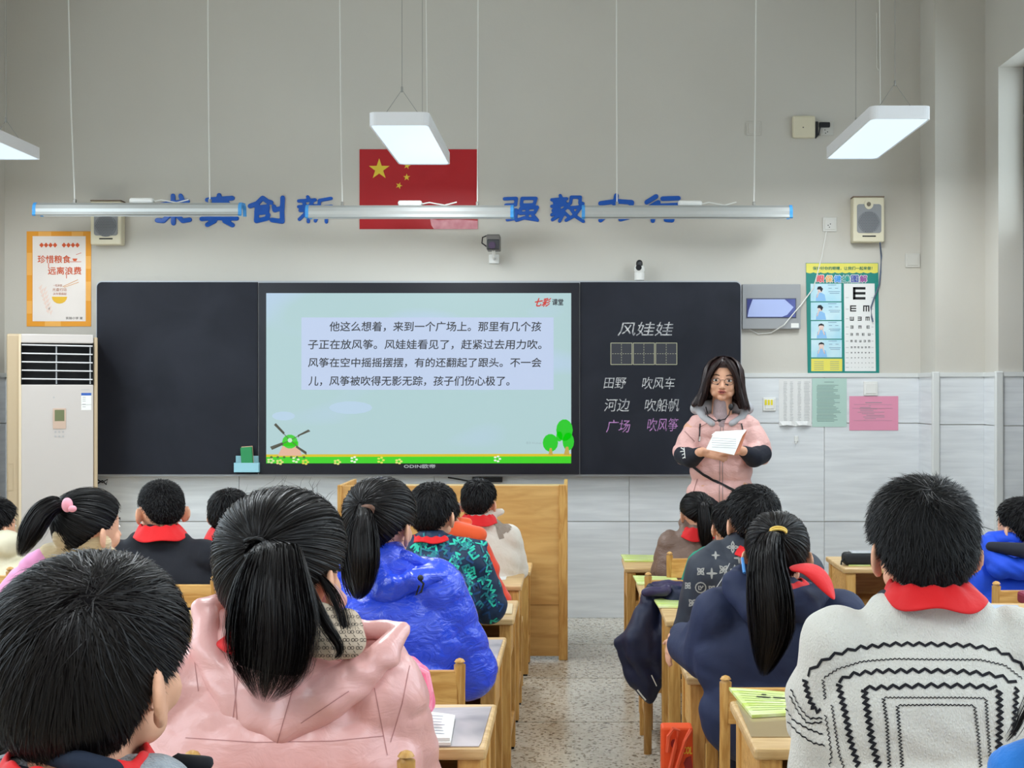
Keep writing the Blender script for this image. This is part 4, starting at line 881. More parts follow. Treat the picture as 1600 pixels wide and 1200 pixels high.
def short_hair(fr, style, n, L, wid, tt, ts, tn, m, parent, whorl=(.12,-.5,.85), lift=.008, swirl=.5, rng=RNG, ext=0, K=6, jit=.25, hang=0):
    w = np.array(whorl, float); w /= np.linalg.norm(w); D = scalp_dirs(n, style, rng, -.0); q_ = max(1, n//30)
    E = w+rng.normal(size=(q_, 3))*.13; D[:q_] = E/np.linalg.norm(E, axis=1, keepdims=True)
    T = D*np.sum(D*w, 1, keepdims=True)-w; T /= np.linalg.norm(T, axis=1, keepdims=True)+1e-9
    Bn = np.cross(D, T); d = np.arccos(np.clip(D@w, -1, 1)); sw = swirl*np.exp(-d*2.2)+rng.normal(size=n)*jit+rng.normal(size=n)*1.6*np.exp(-(d/.24)**2)
    # hair at the sides and back falls down
    dn = np.array([0, 0, -1.])-D*(-D[:, 2:3]); dn /= np.linalg.norm(dn, axis=1, keepdims=True)+1e-9; g = smooth(d, .7, 1.3)[:, None]*hang
    Dir = (T*(1-g)+dn*g)*np.cos(sw)[:, None]+Bn*np.sin(sw)[:, None]; Dir /= np.linalg.norm(Dir, axis=1, keepdims=True)
    LL = L*(.55+.7*rng.random(n))*np.interp(D[:, 2], [-.9, -.3, .4], [.3, .6, 1])
    ok = np.ones(n)
    for s in np.linspace(.1, 1, 10):
        a = s*LL/.085; E = D*np.cos(a)[:, None]+Dir*np.sin(a)[:, None]; bad = E[:, 2] < zline(E, style)-.03-.06*rng.random(n); ok = np.where(bad & (ok == 1), s, ok)
    LL = LL*np.where(ok < 1, np.maximum(ok-.05, .05), 1)
    t0 = thick(D, tt, ts, tn); off = (rng.random(n)-.55)*.006
    lf = lift*(rng.random(n)**1.5); P = []
    for s in np.linspace(0, 1, K):
        a = s*LL/.085; E = D*np.cos(a)[:, None]+Dir*np.sin(a)[:, None]; te = thick(E, tt, ts, tn)
        P.append(skull(E, np.maximum(t0*.4+te*.6-.002, .002)*(.72+.28*min(1, s*3+.3))+off*s+lf*s*s, ext))
    P = np.stack(P, 1); Wd = fr.w(P.reshape(-1, 3)).reshape(n, K, 3); return ribbons(Wd, wid*fr.k, 'hair_strands', m, parent, .7, rng, fr.C)
def combed(fr, style, n, tie, wid, tt, ts, tn, m, parent, rng=RNG, K=9, fly=.0):
    w = np.array(tie, float); w /= np.linalg.norm(w); D = scalp_dirs(n, style, rng); tot = np.arccos(np.clip(D@w, -1, 1)); P = []
    Tn = w-D*np.sum(D*w, 1, keepdims=True); Tn /= np.linalg.norm(Tn, axis=1, keepdims=True)+1e-9; off = (rng.random(n)-.4)*.004; fl = fly*rng.random(n)**6
    for s in np.linspace(0, 1, K):
        a = s*np.maximum(tot-.06, .01); E = D*np.cos(a)[:, None]+Tn*np.sin(a)[:, None]; P.append(skull(E, thick(E, tt, ts, tn)+off+.001+fl*math.sin(PI*s)))
    P = np.stack(P, 1); Wd = fr.w(P.reshape(-1, 3)).reshape(n, K, 3); return ribbons(Wd, wid*fr.k, 'hair_strands', m, parent, .5, rng, fr.C)
def tail(line, rad, n, wid, m, parent, rng=RNG, K=14, name='ponytail', flat=.6, messy=.25, shorten=.25, core_on=True):
    """line: world control points, rad: radii along it"""
    line = np.array([list(p) for p in line], float); s = np.linspace(0, 1, len(line)); u = np.linspace(0, 1, K)
    def cr(vals):
        from_ = []
        for x in u:
            f = x*(len(vals)-1); i = min(int(f), len(vals)-2); t = f-i; p0 = vals[max(i-1, 0)]; p1 = vals[i]; p2 = vals[i+1]; p3 = vals[min(i+2, len(vals)-1)]
            from_.append(.5*((2*p1)+(-p0+p2)*t+(2*p0-5*p1+4*p2-p3)*t*t+(-p0+3*p1-3*p2+p3)*t**3))
        return np.array(from_)
    Cn = cr(line); R = np.interp(u, s, rad)
    T = np.gradient(Cn, axis=0); T /= np.linalg.norm(T, axis=1, keepdims=True)+1e-9
    X1 = np.zeros_like(T); x_ = np.cross(T[-1], [0, 1., 0])
    for i in range(K-1, -1, -1):
        x_ = x_-T[i]*np.dot(x_, T[i]); x_ = x_/(np.linalg.norm(x_)+1e-9); X1[i] = x_
    Y1 = np.cross(X1, T)
    mb = MB(); nn = 12; core = [Vector(p) for p in Cn[:-2]]; vs = []
    for i in range(len(core)):
        for k in range(nn):
            a = 2*PI*k/nn; vs.append(Vector(Cn[i]+R[i]*.86*(math.cos(a)*X1[i]+flat*math.sin(a)*Y1[i])))
    q = len(core); mb.add(vs, [(i*nn+k, i*nn+(k+1) % nn, (i+1)*nn+(k+1) % nn, (i+1)*nn+k) for i in range(q-1) for k in range(nn)]+[tuple(range(nn)), tuple(range(q*nn-1, (q-1)*nn-1, -1))])
    o = mb.build(name, mat('hair_under', (12,10,12), .85, .08), parent, smooth=True) if core_on else None
    r = np.sqrt(rng.random(n)*(.45 if core_on else 1.05)+(.6 if core_on else 0)); th = rng.random(n)*2*PI; ln = 1-shorten*rng.random(n)**1.6; P = []
    dr = rng.normal(size=n)*messy; dth = rng.normal(size=n)*.35
    for x in u:
        xx = x*ln; i = xx*(K-1); i0 = np.clip(i.astype(int), 0, K-2); t = (i-i0)[:, None]; c = Cn[i0]*(1-t)+Cn[i0+1]*t; a1 = X1[i0]*(1-t)+X1[i0+1]*t; b1 = Y1[i0]*(1-t)+Y1[i0+1]*t; rr = np.interp(xx, u, R)
        rr = rr*(r+dr*xx**2); an = th+dth*xx; P.append(c+(rr*np.cos(an))[:, None]*a1+(rr*np.sin(an))[:, None]*flat*b1)
    P = np.stack(P, 1); ctr = Cn[None]+Y1[None]*0
    T_ = np.gradient(P, axis=1); ribbons_c(P, wid, 'tail_strands' if core_on else name, m, parent, ctr, rng); return o
def ribbons_c(P, wid, name, m, parent, ctr, rng):
    n, K, _ = P.shape; T = np.gradient(P, axis=1); T /= np.linalg.norm(T, axis=2, keepdims=True)+1e-9
    Nn = P-ctr; Nn /= np.linalg.norm(Nn, axis=2, keepdims=True)+1e-9; S = np.cross(T, Nn); S /= np.linalg.norm(S, axis=2, keepdims=True)+1e-9
    U = np.cross(S, T); a = (rng.random((n, 1, 1))-.5)*1.2; S = S*np.cos(a)+U*np.sin(a)
    prof = np.interp(np.linspace(0, 1, K), [0, .1, .75, 1], [.7, 1, .8, .05])[None, :, None]; wv = wid*(.6+.8*rng.random((n, 1, 1)))*prof/2
    V = np.stack([P-S*wv, P+S*wv], 2).reshape(-1, 3); i = (np.arange(n)[:, None]*K*2+np.arange(K-1)[None]*2).ravel()
    return link(name, np_mesh(V, np.stack([i, i+1, i+3, i+2], 1)), m, parent, True)
def hand(mb, wr, d, up, k, side=1, curl=.5, fr=.0078):
    """wr wrist, d direction of the hand, up back-of-hand normal; side +1: thumb towards d x up"""
    d = Vector(d).normalized(); up = Vector(up); up = (up-d*up.dot(d)).normalized(); s = d.cross(up)*side
    pc = wr+d*.045*k; mb.cap(wr-d*.01*k, wr+d*.02*k, .019*k, .021*k)
    for i, (o_, L_) in enumerate(((.026,.060), (.009,.068), (-.008,.063), (-.025,.050))):
        b = wr+d*.072*k+s*o_*k*.85; mb.cap(wr+d*.018*k+s*o_*.5*k, b, .013*k, .0105*k)
        q = b; dd = d.copy()
        for j in range(3):
            dd = (dd-up*(curl*(.55+.25*j))).normalized(); r_ = fr*k*(1-.1*j); q2 = q+dd*L_*k*(.42, .32, .26)[j]; mb.cap(q, q2, r_, r_*.93); q = q2
    b = wr+d*.028*k+s*.020*k; q = b+(d*.6+s*.8-up*.2).normalized()*.032*k; mb.cap(b, q, .011*k, .0095*k); mb.cap(q, q+(d*.9+s*.15-up*.35).normalized()*.028*k, .009*k, .0075*k)
def person(label, Z, hx, top, w, yaw=0, pitch=0, roll=0, style='boy', tt=.018, ts=.010, tn=.006, arms=None, lean=.03, seat=None, ktorso=1, neck=.0,
           group=None, vox=.006, ears=1, nst=1600, wid=.0028, L=.035, lift=.006, whorl=(.12,-.5,.85), swirl=.5, trousers=(36,40,60), hm=None, tie=None, hang=.0, legs=True, ext=0, jit=.25, cat='child'):
    k = (w*Z/F)/(2*(A_+ts)); C = W(hx, top, Z); C = Vector((C.x, Z, C.z-(C_+tt)*k)); fr = Frame(C, k, yaw, pitch, roll)
    kb = k*ktorso; N = C+Vector((0, -.012*k-.02*kb, -(.108+neck)*k))
    hip = N+Vector((0, -lean, -.40*kb)); root = thing('person', label, cat, (N.x, N.y, 0), group); d = dict(root=root, fr=fr, k=k, kb=kb, N=N, hip=hip, C=C)
    mb = MB(); D = np.array([[math.sin(a)*math.cos(b), math.sin(a)*math.sin(b), math.cos(a)] for a in np.linspace(0, PI, 17) for b in np.linspace(0, 2*PI, 32, endpoint=False)])
    V = fr.w(skull(D, -.002)); mb.add(V.tolist(), [(i*32+j, (i+1)*32+j, (i+1)*32+(j+1) % 32, i*32+(j+1) % 32) for i in range(16) for j in range(32)])
    v = fr.v; R3 = fr.RM
    mb.ell(v(0,.024,-.042), (.060*k,.064*k,.072*k), 10, R3).ell(v(0,.052,-.098), (.022*k,.022*k,.018*k), 8, R3)
    for s in (-1, 1): mb.ell(v(.036*s,.058,-.045), (.024*k,.022*k,.026*k), 8, R3); mb.ell(v(.045*s,.02,-.07), (.018*k,.03*k,.022*k), 8, R3)
    mb.cap(v(0,.088,-.012), v(0,.104,-.040), .007*k, .011*k, 6).ell(v(0,.086,-.068), (.020*k,.010*k,.009*k), 6, R3)
    mb.cap(v(0,-.018,-.05), N+Vector((0,0,-.03*kb)), .047*k, .050*k)
    for s in (-1, 1):
        # ear: rim and lobe
        e = v(.080*s, -.006, -.022); Re = R3@Matrix.Rotation(s*math.radians(32), 3, 'Z')
        mb.ell(v(.0875*s,-.012,-.032), (.0065*k,.021*k,.030*k), 8, Re).ell(v(.081*s,-.004,-.056), (.007*k,.012*k,.012*k), 6, Re)
    sh = [N+Vector((s*.085*kb, 0, -.055*kb)) for s in (-1, 1)]
    mb.ell(N+Vector((0,-lean*.3,-.16*kb)), (.10*kb,.065*kb,.14*kb), 10).ell(N+Vector((0,-lean*.8,-.32*kb)), (.09*kb,.065*kb,.12*kb), 10).cap(sh[0], sh[1], .034*kb)
    A = arms or [((.19,.06,-.24),(.10,.24,-.22)), ((.19,.06,-.24),(.10,.24,-.22))]; chains = []
    for s, (el, wr) in zip((-1, 1), A):
        S_ = N+Vector((s*.115*kb, 0, -.06*kb)); E_ = N+Vector((s*el[0]*kb, el[1]*kb, el[2]*kb)); W_ = N+Vector((s*wr[0]*kb, wr[1]*kb, wr[2]*kb)); chains.append((S_, E_, W_))
        mb.cap(S_, E_, .030*kb, .025*kb).cap(E_, W_, .024*kb, .018*kb); hand(mb, W_, (W_-E_).normalized()+Vector((0,.3,-.05)), (0,0,1), kb*.85, side=-s, curl=.28)
    d['arms'] = chains
    hz = hip; seatz = hip.z
    if legs:
        for s in (-1, 1): mb.cap(hip+Vector((s*.055*kb,.0,0)), hip+Vector((s*.07*kb,.10*kb,0)), .055*kb, .05*kb)
    me = melt(mb, vox, 3); d['body'] = link('body', me, skin, root, True)
    # eyes, brows, mouth
    for s in (-1, 1):
        e = MB().ell(v(.030*s,.0785,-.012), (.0125*k,.008*k,.0065*k), 8, R3).build('eye', eyew, root, True); MB().ell(v(.030*s,.0865,-.012), (.0055*k,.0022*k,.0055*k), 8, R3).build('iris', iris, e, True)
        MB().tube([v(.017*s,.089,.008), v(.032*s,.0865,.013), v(.047*s,.076,.008)], [.0014*k,.002*k,.001*k], 6).build('eyebrow', hairm, root)
    MB().tube([v(-.018,.086,-.069), v(0,.0955,-.067), v(.018,.086,-.069)], [.001*k,.0042*k,.001*k], 6).build('mouth', lipm, root)
    if legs:
        seatz = hip.z-.075*kb; fl_ = .05
        for s in (-1, 1):
            kn = Vector((hip.x+s*.085*kb, hip.y+.34*kb, max(seatz+.06*kb, .30))); an = Vector((hip.x+s*.09*kb, hip.y+.32*kb, .085))
            tr = MB().cap(hip+Vector((s*.06*kb, 0, 0)), kn, .072*kb, .055*kb).cap(kn, an, .05*kb, .04*kb)
            if s < 0: T2 = tr
            else: T2.v, T2.f = T2.add(tr.v, tr.f).v, T2.f
            sm = MB().cap((an.x, an.y-.02, .045), (an.x, an.y+.12*kb, .035), .040, .034, 6).rbox(an.x-.036, an.x+.036, an.y-.05, an.y+.15*kb, .0, .018, .004)
            sm.build('shoe', mat('shoe_dark', (46,46,52), .6), root, True)
        T2.cap(hip+Vector((-.05*kb,0,0)), hip+Vector((.05*kb,0,0)), .08*kb)
        link('trousers', melt(T2, .012, 3), mat('trousers_%d_%d_%d' % trousers, trousers, .8), root, True)
    hm = hm or hairm; hair_shell(fr, style, tt-.003, ts-.0025, tn-.002, root, mat('hair_under', (12,10,12), .85, .08), ext)
    if tie is not None:
        tie = tuple(np.array(tie)@fr.R); d['tie'] = tie
    whorl = tuple(np.array(whorl)@fr.R)
    if tie is None: short_hair(fr, style, nst, L, wid, tt, ts, tn, hm, root, whorl, lift, swirl, np.random.default_rng(int(hx)+500), ext, jit=jit, hang=hang)
    else: combed(fr, style, nst, tie, wid, tt, ts, tn, hm, root, np.random.default_rng(int(hx)+500), fly=.006)
    return d
def scarf(p, r=.060, h=.036, flap=.01, out=.026, lean=0, dz=0, wave=.004, m=None, dx=0):
    N, kb = p['N'], p['k']; n = 64; V = []; rows = 7; rng = random.Random(int(N.x*999)); ph = rng.random()*6
    for j in range(rows):
        v = j/(rows-1)
        for i in range(n):
            a = 2*PI*i/n; bk = max(0, -math.sin(a))**1.5  # back = -y
            rr = r+out*v**.8+.010*bk*v; z = h*(1-v)-flap*(.35+.65*bk)*v+.018*math.sin(a)*0+wave*math.sin(a*5+ph+v*3)*v+.003*math.sin(a*11+ph)*(1-v)
            V.append(N+Vector(((rr*math.cos(a)*1.08+dx*v)*kb, (rr*math.sin(a)+lean)*kb, (z+dz)*kb)))
    Fq = [(j*n+i, j*n+(i+1) % n, (j+1)*n+(i+1) % n, (j+1)*n+i) for j in range(rows-1) for i in range(n)]
    me = bpy.data.meshes.new('s'); me.from_pydata([tuple(v) for v in V], [], Fq); me.update()
    me = baked(me, [('SOLIDIFY', dict(thickness=.006*kb, offset=1)), ('SUBSURF', dict(levels=1))])
    o = link('neckerchief', me, m or red, p['root'], True)
    e = MB()
    for s in (-1, 1): e.prism([N+Vector((s*.012*kb+q[0]*kb*s, (r+out+.035)*kb+q[1]*kb, q[2]*kb)) for q in ((0,0,-.02),(.03,.01,-.03),(.045,.02,-.16),(.01,.02,-.10))], (0,.004,0))
    e.build('neckerchief_end', m or red, p['root']); return o
def garment(p, m, name='jacket', bulk=1.0, sw=1.0, sleeve=.052, extra=(), vox=.008, sm=5, quilt=None, arms=None, back=.095, collar=.03, low=.44, post=None, chest=1.0):
    """torso and sleeves as one cloth surface; extra: ('e',(px,py),dy,(rx_px,rz_px),ry_m) blobs or ('c',(px,py,dy,rpx),(px,py,dy,rpx))"""
    N, kb = p['N'], p['kb']; lean = (N.y-p['hip'].y)/kb; mb = MB(); b = bulk; Z = p['C'].y
    def q(x, y, z): return N+Vector((x*kb, y*kb, z*kb))
    mb.cap(q(-.105*sw,-.0,-.075), q(.105*sw,0,-.075), .058*b*kb)
    mb.cap(q(-.05*sw,0,-.035), q(.05*sw,0,-.035), .052*b*kb)
    mb.ell(q(0,-lean*.3,-.19), (.158*sw*b*chest*kb,back*b*kb,.17*kb), 14); mb.ell(q(0,-lean*.8,-.33), (.148*sw*b*chest*kb,(back+.005)*b*kb,.16*kb), 14)
    if collar: mb.cap(q(0,-.0,-.04), q(0,.0,collar-.03), .066*kb, .058*kb)
    for (S_, E_, W_) in (arms or p['arms']):
        s = 1 if S_.x > N.x else -1; S2 = N+Vector((s*.125*sw*kb, 0, -.075*kb))
        mb.cap(S2, E_, sleeve*1.12*b*kb, sleeve*1.0*b*kb).cap(E_, E_.lerp(W_, .86), sleeve*1.0*b*kb, sleeve*.72*b*kb)
    for e in extra:
        if e[0] == 'e':
            c = W(e[1][0], e[1][1], Z+e[2]); s_ = (Z+e[2])/F; mb.ell(c, (e[3][0]*s_, e[4], e[3][1]*s_), 12, Matrix.Rotation(math.radians(e[5]), 3, 'Y') if len(e) > 5 else None)
        else:
            a, c = e[1], e[2]; mb.cap(W(a[0], a[1], Z+a[2]), W(c[0], c[1], Z+c[2]), a[3]*Z/F, c[3]*Z/F)
    me = melt(mb, vox, sm); n = len(me.vertices)
    if quilt:
        co_ = np.empty(n*3, np.float32); me.vertices.foreach_get('co', co_); co_ = co_.reshape(-1, 3); no = np.empty(n*3, np.float32); me.vertices.foreach_get('normal', no); no = no.reshape(-1, 3)
        pitch_, amp, tilt = quilt; x = co_[:, 0]-N.x; z = co_[:, 2]-N.z
        u = z+tilt*np.abs(x)+.006*np.sin(x*40)+.004*np.sin(x*95+z*30); lob = np.sqrt(np.abs(np.sin(PI*u/pitch_)))
        wr_ = .25*np.sin(x*130+np.sin(z*60)*2)*np.exp(-((lob)/.55)**2)
        wr2 = .35*np.sin(x*38+z*55+2*np.sin(z*21+x*9))*np.sin(z*33-x*27+1.3)+.2*np.sin(x*90+z*20+3*np.sin(z*30))
        co_ += no*(amp*(lob-.75+wr_+wr2))[:, None].astype(np.float32); me.vertices.foreach_set('co', co_.ravel()); me.update()
    else:
        co_ = np.empty(n*3, np.float32); me.vertices.foreach_get('co', co_); co_ = co_.reshape(-1, 3); no = np.empty(n*3, np.float32); me.vertices.foreach_get('normal', no); no = no.reshape(-1, 3)
        x = co_[:, 0]-N.x; z = co_[:, 2]-N.z; wr2 = np.sin(x*30+z*44+2*np.sin(z*17+x*9))*np.sin(z*25-x*22+1.3)+.5*np.sin(x*70+z*40+3*np.sin(z*30))
        co_ += no*(.0022*kb*wr2)[:, None].astype(np.float32); me.vertices.foreach_set('co', co_.ravel()); me.update()
    return link(name, me, m, p['root'], True)
def puff(name, p, m, blobs, vox=.007, sm=5, wr=.002):
    """extra cloth piece from pixel blobs"""
    mb = MB(); Z = p['C'].y
    for e in blobs:
        if e[0] == 'e':
            c = W(e[1][0], e[1][1], Z+e[2]); s_ = (Z+e[2])/F; mb.ell(c, (e[3][0]*s_, e[4], e[3][1]*s_), 12, Matrix.Rotation(math.radians(e[5]), 3, 'Y') if len(e) > 5 else None)
        else:
            a, c = e[1], e[2]; mb.cap(W(a[0], a[1], Z+a[2]), W(c[0], c[1], Z+c[2]), a[3]*Z/F, c[3]*Z/F)
    me = melt(mb, vox, sm); n = len(me.vertices); co_ = np.empty(n*3, np.float32); me.vertices.foreach_get('co', co_); co_ = co_.reshape(-1, 3); no = np.empty(n*3, np.float32); me.vertices.foreach_get('normal', no); no = no.reshape(-1, 3)
    x = co_[:, 0]; z = co_[:, 2]; co_ += no*(wr*(np.sin(x*45+z*50+2*np.sin(z*27))*np.sin(z*33-x*40)+.5*np.sin(x*110+z*60+3*np.sin(z*40))))[:, None].astype(np.float32)
    me.vertices.foreach_set('co', co_.ravel()); me.update(); return link(name, me, m, p['root'], True)
def seams(p, target, lines, wpx, m, name='seam', off=.0006):
    mb = strokes_on(bvh_of(target), lines, wpx, p['C'].y, off, 3.0)
    if mb.v: mb.build(name, m, p['root'], True)
def puffer(name, rgb, gloss, s=1.0, bump=.35):
    return mat(name, rgb, gloss, .5, bump=bump, bscale=24*s, stretch=(1,1,1.7), distort=2.2, bdist=.012, coat=.25 if gloss < .4 else 0)
D_ = math.radians
# -- 1 nearest boy, bottom left
p = person('nearest boy with thick black hair and grey striped sweater', 1.42, 141, 860, 278, yaw=D_(-19), pitch=D_(3), roll=D_(-2), style='bowl', tt=.018, ts=.012, tn=.010, nst=22000, wid=.0012, L=.085, lift=.005,
           whorl=(.30,-.66,.70), swirl=.9, hang=.75, ext=.4, jit=.10, vox=.005, neck=-.004, hm=hairb)
N = p['N']; g = garment(p, mat('sweater_grey', (150,158,166), .85, .2, bump=.6, bscale=220, sheen=.3, var=.12, vscale=60), 'sweater', sw=1.25, back=.085, collar=.0)
navy = mat('navy_knit', (34,42,58), .85, .2)
seams(p, g, [[(-20,1176+k*15),(30,1168+k*15),(60,1176+k*15),(90,1195+k*15)] for k in range(3)], 5, mat('stripe_dark', (58,56,68), .85), 'stripe', .001)
puff('collar', p, navy, [('c',(60,1178,-.06,12),(120,1190,-.09,18)), ('c',(120,1190,-.09,18),(175,1205,-.09,18)), ('c',(40,1172,-.03,8),(60,1178,-.06,12))], .004, 3, 0)
puff('shoulder_patch', p, mat('black_knit', (24,26,32), .85), [('c',(275,1188,-.0,12),(325,1192,0,12))], .005, 3, 0)
scarf(p, r=.060, h=.02, flap=.01, out=.012, dz=-.0)
# -- 2 kid at left edge
p = person('child in cream jacket cut by the left picture edge', 4.9, -14, 775, 72, yaw=D_(-25), style='boy', nst=1200)
garment(p, mat('jacket_cream', (228,222,196), .5, bump=.35, bscale=20), sw=1.1, bulk=1.12, extra=[('e',(8,850,),-.05,(26,22),.06)]); 
# -- 3 ponytail girl left
p = person('girl with high ponytail in pink hair band and corduroy collar', 3.6, 137, 765, 91, yaw=D_(-35), style='pony', tt=.012, ts=.008, tn=.006, nst=2600, wid=.002, tie=(-.62,-.62,.42), ktorso=.95, vox=.005)
g = garment(p, mat('corduroy', (206,184,146), .85, .2, bump=.6, bscale=60, stretch=(.3,.3,3), sheen=.3), 'jacket', sw=1.0, bulk=1.1, extra=[('c',(84,872,-.02,26),(160,878,.0,28)), ('c',(98,840,-.06,17),(160,850,-.03,15))])
puff('sleeve', p, mat('pink_fleece', (232,150,196), .8, sheen=.3), [('c',(64,882,-.03,26),(28,925,.02,30)), ('c',(28,925,.02,30),(60,960,.1,24))], .007)
fr = p['fr']; tp = [Vector(fr.w(skull([p['tie']], .015))[0]), W(90,786,3.5), W(66,802,3.48), W(48,832,3.46), W(30,870,3.46)]
tail(tp, [.010,.022,.032,.030,.006], 900, .002, hairb, p['root'])
hb = mat('pink_band', (240,160,176), .5)
MB().ell(W(105,789,3.48), (.014,.015,.019), 10).ell(W(113,795,3.47), (.011,.010,.009), 8).build('hair_band', hb, p['root'], True)
# -- 4 close cropped boy
p = person('boy with close-cropped hair, red neckerchief and black jacket', 4.7, 252, 748, 71, yaw=D_(34), pitch=0, style='crop', tt=.007, ts=.005, tn=.003, nst=4500, wid=.0014, L=.010, lift=.003, vox=.0055)
garment(p, mat('jacket_black', (26,28,36), .75, .3, bump=.2, bscale=30), sw=1.30, bulk=1.08, back=.10, sleeve=.055)
scarf(p, r=.060, h=.045, flap=.008, out=.030, dx=.010)
# -- 5 small boy
p = person('small boy in dark blue jacket beside the cropped boy', 5.4, 358, 762, 62, yaw=D_(-20), style='boy', tt=.016, nst=1600)
garment(p, mat('jacket_navy', (44,52,88), .6, bump=.3, bscale=20), sw=1.1, quilt=(.06,.003,.0)); scarf(p, r=.062, h=.045, flap=.008, out=.030)
# -- 6 girl in pink puffer
p = person('girl with long ponytail in glossy pale pink hooded jacket', 2.30, 441, 767, 188, yaw=D_(-22), pitch=D_(0), style='pony', tt=.014, ts=.010, tn=.008, nst=17000, wid=.0011, tie=(-.06,-.90,.33), vox=.005, lean=.02,
           arms=[((.13,.10,-.28),(.06,.25,-.30)), ((.165,.14,-.28),(.10,.32,-.27))], neck=-.0, hm=hairb)
pk = puffer('puffer_pink', (232,176,172), .36, .6, .2); pkd = mat('pink_seam', (186,128,126), .5)
g = garment(p, pk, sw=1.10, bulk=1.2, back=.10, quilt=(.12,.005,.0), vox=.006, sleeve=.055, extra=[('c',(590,1020,.0,44),(612,1090,.03,46)), ('c',(345,990,.0,38),(328,1110,.0,42)), ('c',(330,1180,.0,45),(560,1190,.0,45))])
hd = puff('hood', p, pk, [('c',(318,952,-.02,20),(322,1010,-.07,26)), ('c',(322,1010,-.07,26),(372,1100,-.12,32)), ('c',(372,1100,-.12,32),(440,1128,-.14,34)), ('c',(440,1128,-.14,34),(520,1085,-.14,36)), ('c',(520,1085,-.14,36),(600,1022,-.10,24)), ('c',(600,1022,-.10,24),(628,985,-.05,14)),
      ('c',(400,1050,-.09,46),(520,1068,-.10,36)), ('c',(545,985,-.02,20),(628,985,-.05,13)), ('c',(318,952,-.02,20),(350,935,.03,14))], .006, 5, .003)
ln = puff('hood_lining', p, mat('lining_beige', (196,178,158), .8, .2), [('c',(500,972,-.12,30),(515,1005,-.15,26)), ('c',(540,978,-.10,26),(550,1004,-.14,22)), ('c',(498,1006,-.15,22),(548,1006,-.145,22))], .005, 4, .001)
bv = bvh_of(ln); rr = random.Random(3); ls = []
for i in range(9):
    for j in range(8):
        cx = 470+i*13+(j % 2)*6; cy = 940+j*12
        for s in (-2.6, 2.6): ls.append([(cx+s+2.4*math.cos(a*PI/4), cy+2.4*math.sin(a*PI/4)) for a in range(9)])
        ls.append([(cx+4,cy+4),(cx+7,cy+8)])
mb = strokes_on(bv, ls, .9, 2.2, .001, 2); mb.build('lining_pattern', mat('pattern_black', (46,40,40), .8), ln, True)
puff('inner_collar', p, pk, [('c',(470,915,.02,18),(512,930,.0,22)), ('c',(512,930,.0,22),(528,938,.03,16))], .005, 4, .001)
seams(p, hd, [[(375,1030),(362,1140)], [(458,1075),(432,1165)], [(545,1080),(470,1130)], [(362,1000),(372,1150)]], 1.4, pkd); seams(p, g, [[(290,1153),(400,1160),(520,1158),(600,1150)], [(585,1075),(605,1180)], [(640,1040),(628,1100),(610,1160)], [(300,1000),(310,1080)]], 1.4, pkd)
scarf(p, r=.060, h=.02, flap=.0, out=.02)
MB().prism([W(358,930,2.2), W(372,905,2.22), W(385,925,2.2), W(378,960,2.18), W(362,955,2.18)], (0,.01,0)).build('neckerchief_corner', red, p['root'])
fr = p['fr']; T0 = Vector(fr.w(skull([p['tie']], .016))[0])
tail([T0, T0+Vector((-.001,-.010,.001)), T0+Vector((-.003,-.021,-.014)), W(426,856,2.115), W(424,920,2.07), W(425,990,2.06), W(420,1045,2.07), W(412,1094,2.10)], [.005,.009,.014,.036,.060,.069,.058,.014], 5200, .0012, hairb, p['root'], flat=.38, messy=.14, shorten=.5)
tail([W(500,900,2.22), W(520,930,2.2), W(535,970,2.16), W(545,1025,2.14)], [.004,.012,.010,.003], 130, .0012, hairb, p['root'], name='loose_lock', core_on=False, messy=.9)
tail([W(534,830,2.32), W(542,900,2.30), W(553,935,2.28)], [.006,.010,.004], 120, .0012, hairb, p['root'], name='loose_lock', core_on=False, messy=.6)
tail([W(470,880,2.16), W(500,960,2.10), W(530,1010,2.10), W(522,1030,2.10)], [.005,.012,.008,.003], 160, .0012, hairb, p['root'], name='loose_lock', core_on=False, messy=.6)
MB().tube([T0+fr.RM@Vector((.022*math.cos(a)*1, -.006, .010*math.sin(a)+.004)) for a in [i*PI/6 for i in range(13)]], .0035, 6, cap=False).build('hair_tie', hairm, p['root'], True)
# fly-away hairs
wl = []
rr = np.random.default_rng(4); n = 60; D = rr.normal(size=(n, 3)); D[:, 2] = abs(D[:, 2])+.6; D /= np.linalg.norm(D, axis=1, keepdims=True); Pn = np.stack([skull(D, .012), skull(D+[[.10,0,.05]], .022), skull(D+[[.22,.05,.08]], .030), skull(D+[[.34,.1,.08]], .040)], 1); n_ = len(D)
ribbons(fr.w(Pn.reshape(-1, 3)).reshape(n_, 4, 3), .0007, 'flyaway_hair', hairb, p['root'], .5, rr, fr.C)
# pink pencil pouch on desk beside her
bag = thing('pencil_pouch', 'bright pink zipped pouch held against the pale pink sleeve', 'pouch', W(665,1110,2.62))
link('pouch', melt(MB().cap(W(655,1055,2.62), W(660,1098,2.60), .022, .026).cap(W(640,1040,2.66), W(655,1055,2.62), .02), .004, 3), mat('pouch_pink', (244,120,156), .4), bag, True)
MB().tube([W(650,1042,2.60), W(668,1052,2.585), W(674,1080,2.58), W(672,1108,2.58)], .0045, 6).build('zip', mat('zip_pink', (250,160,186), .4), bag)
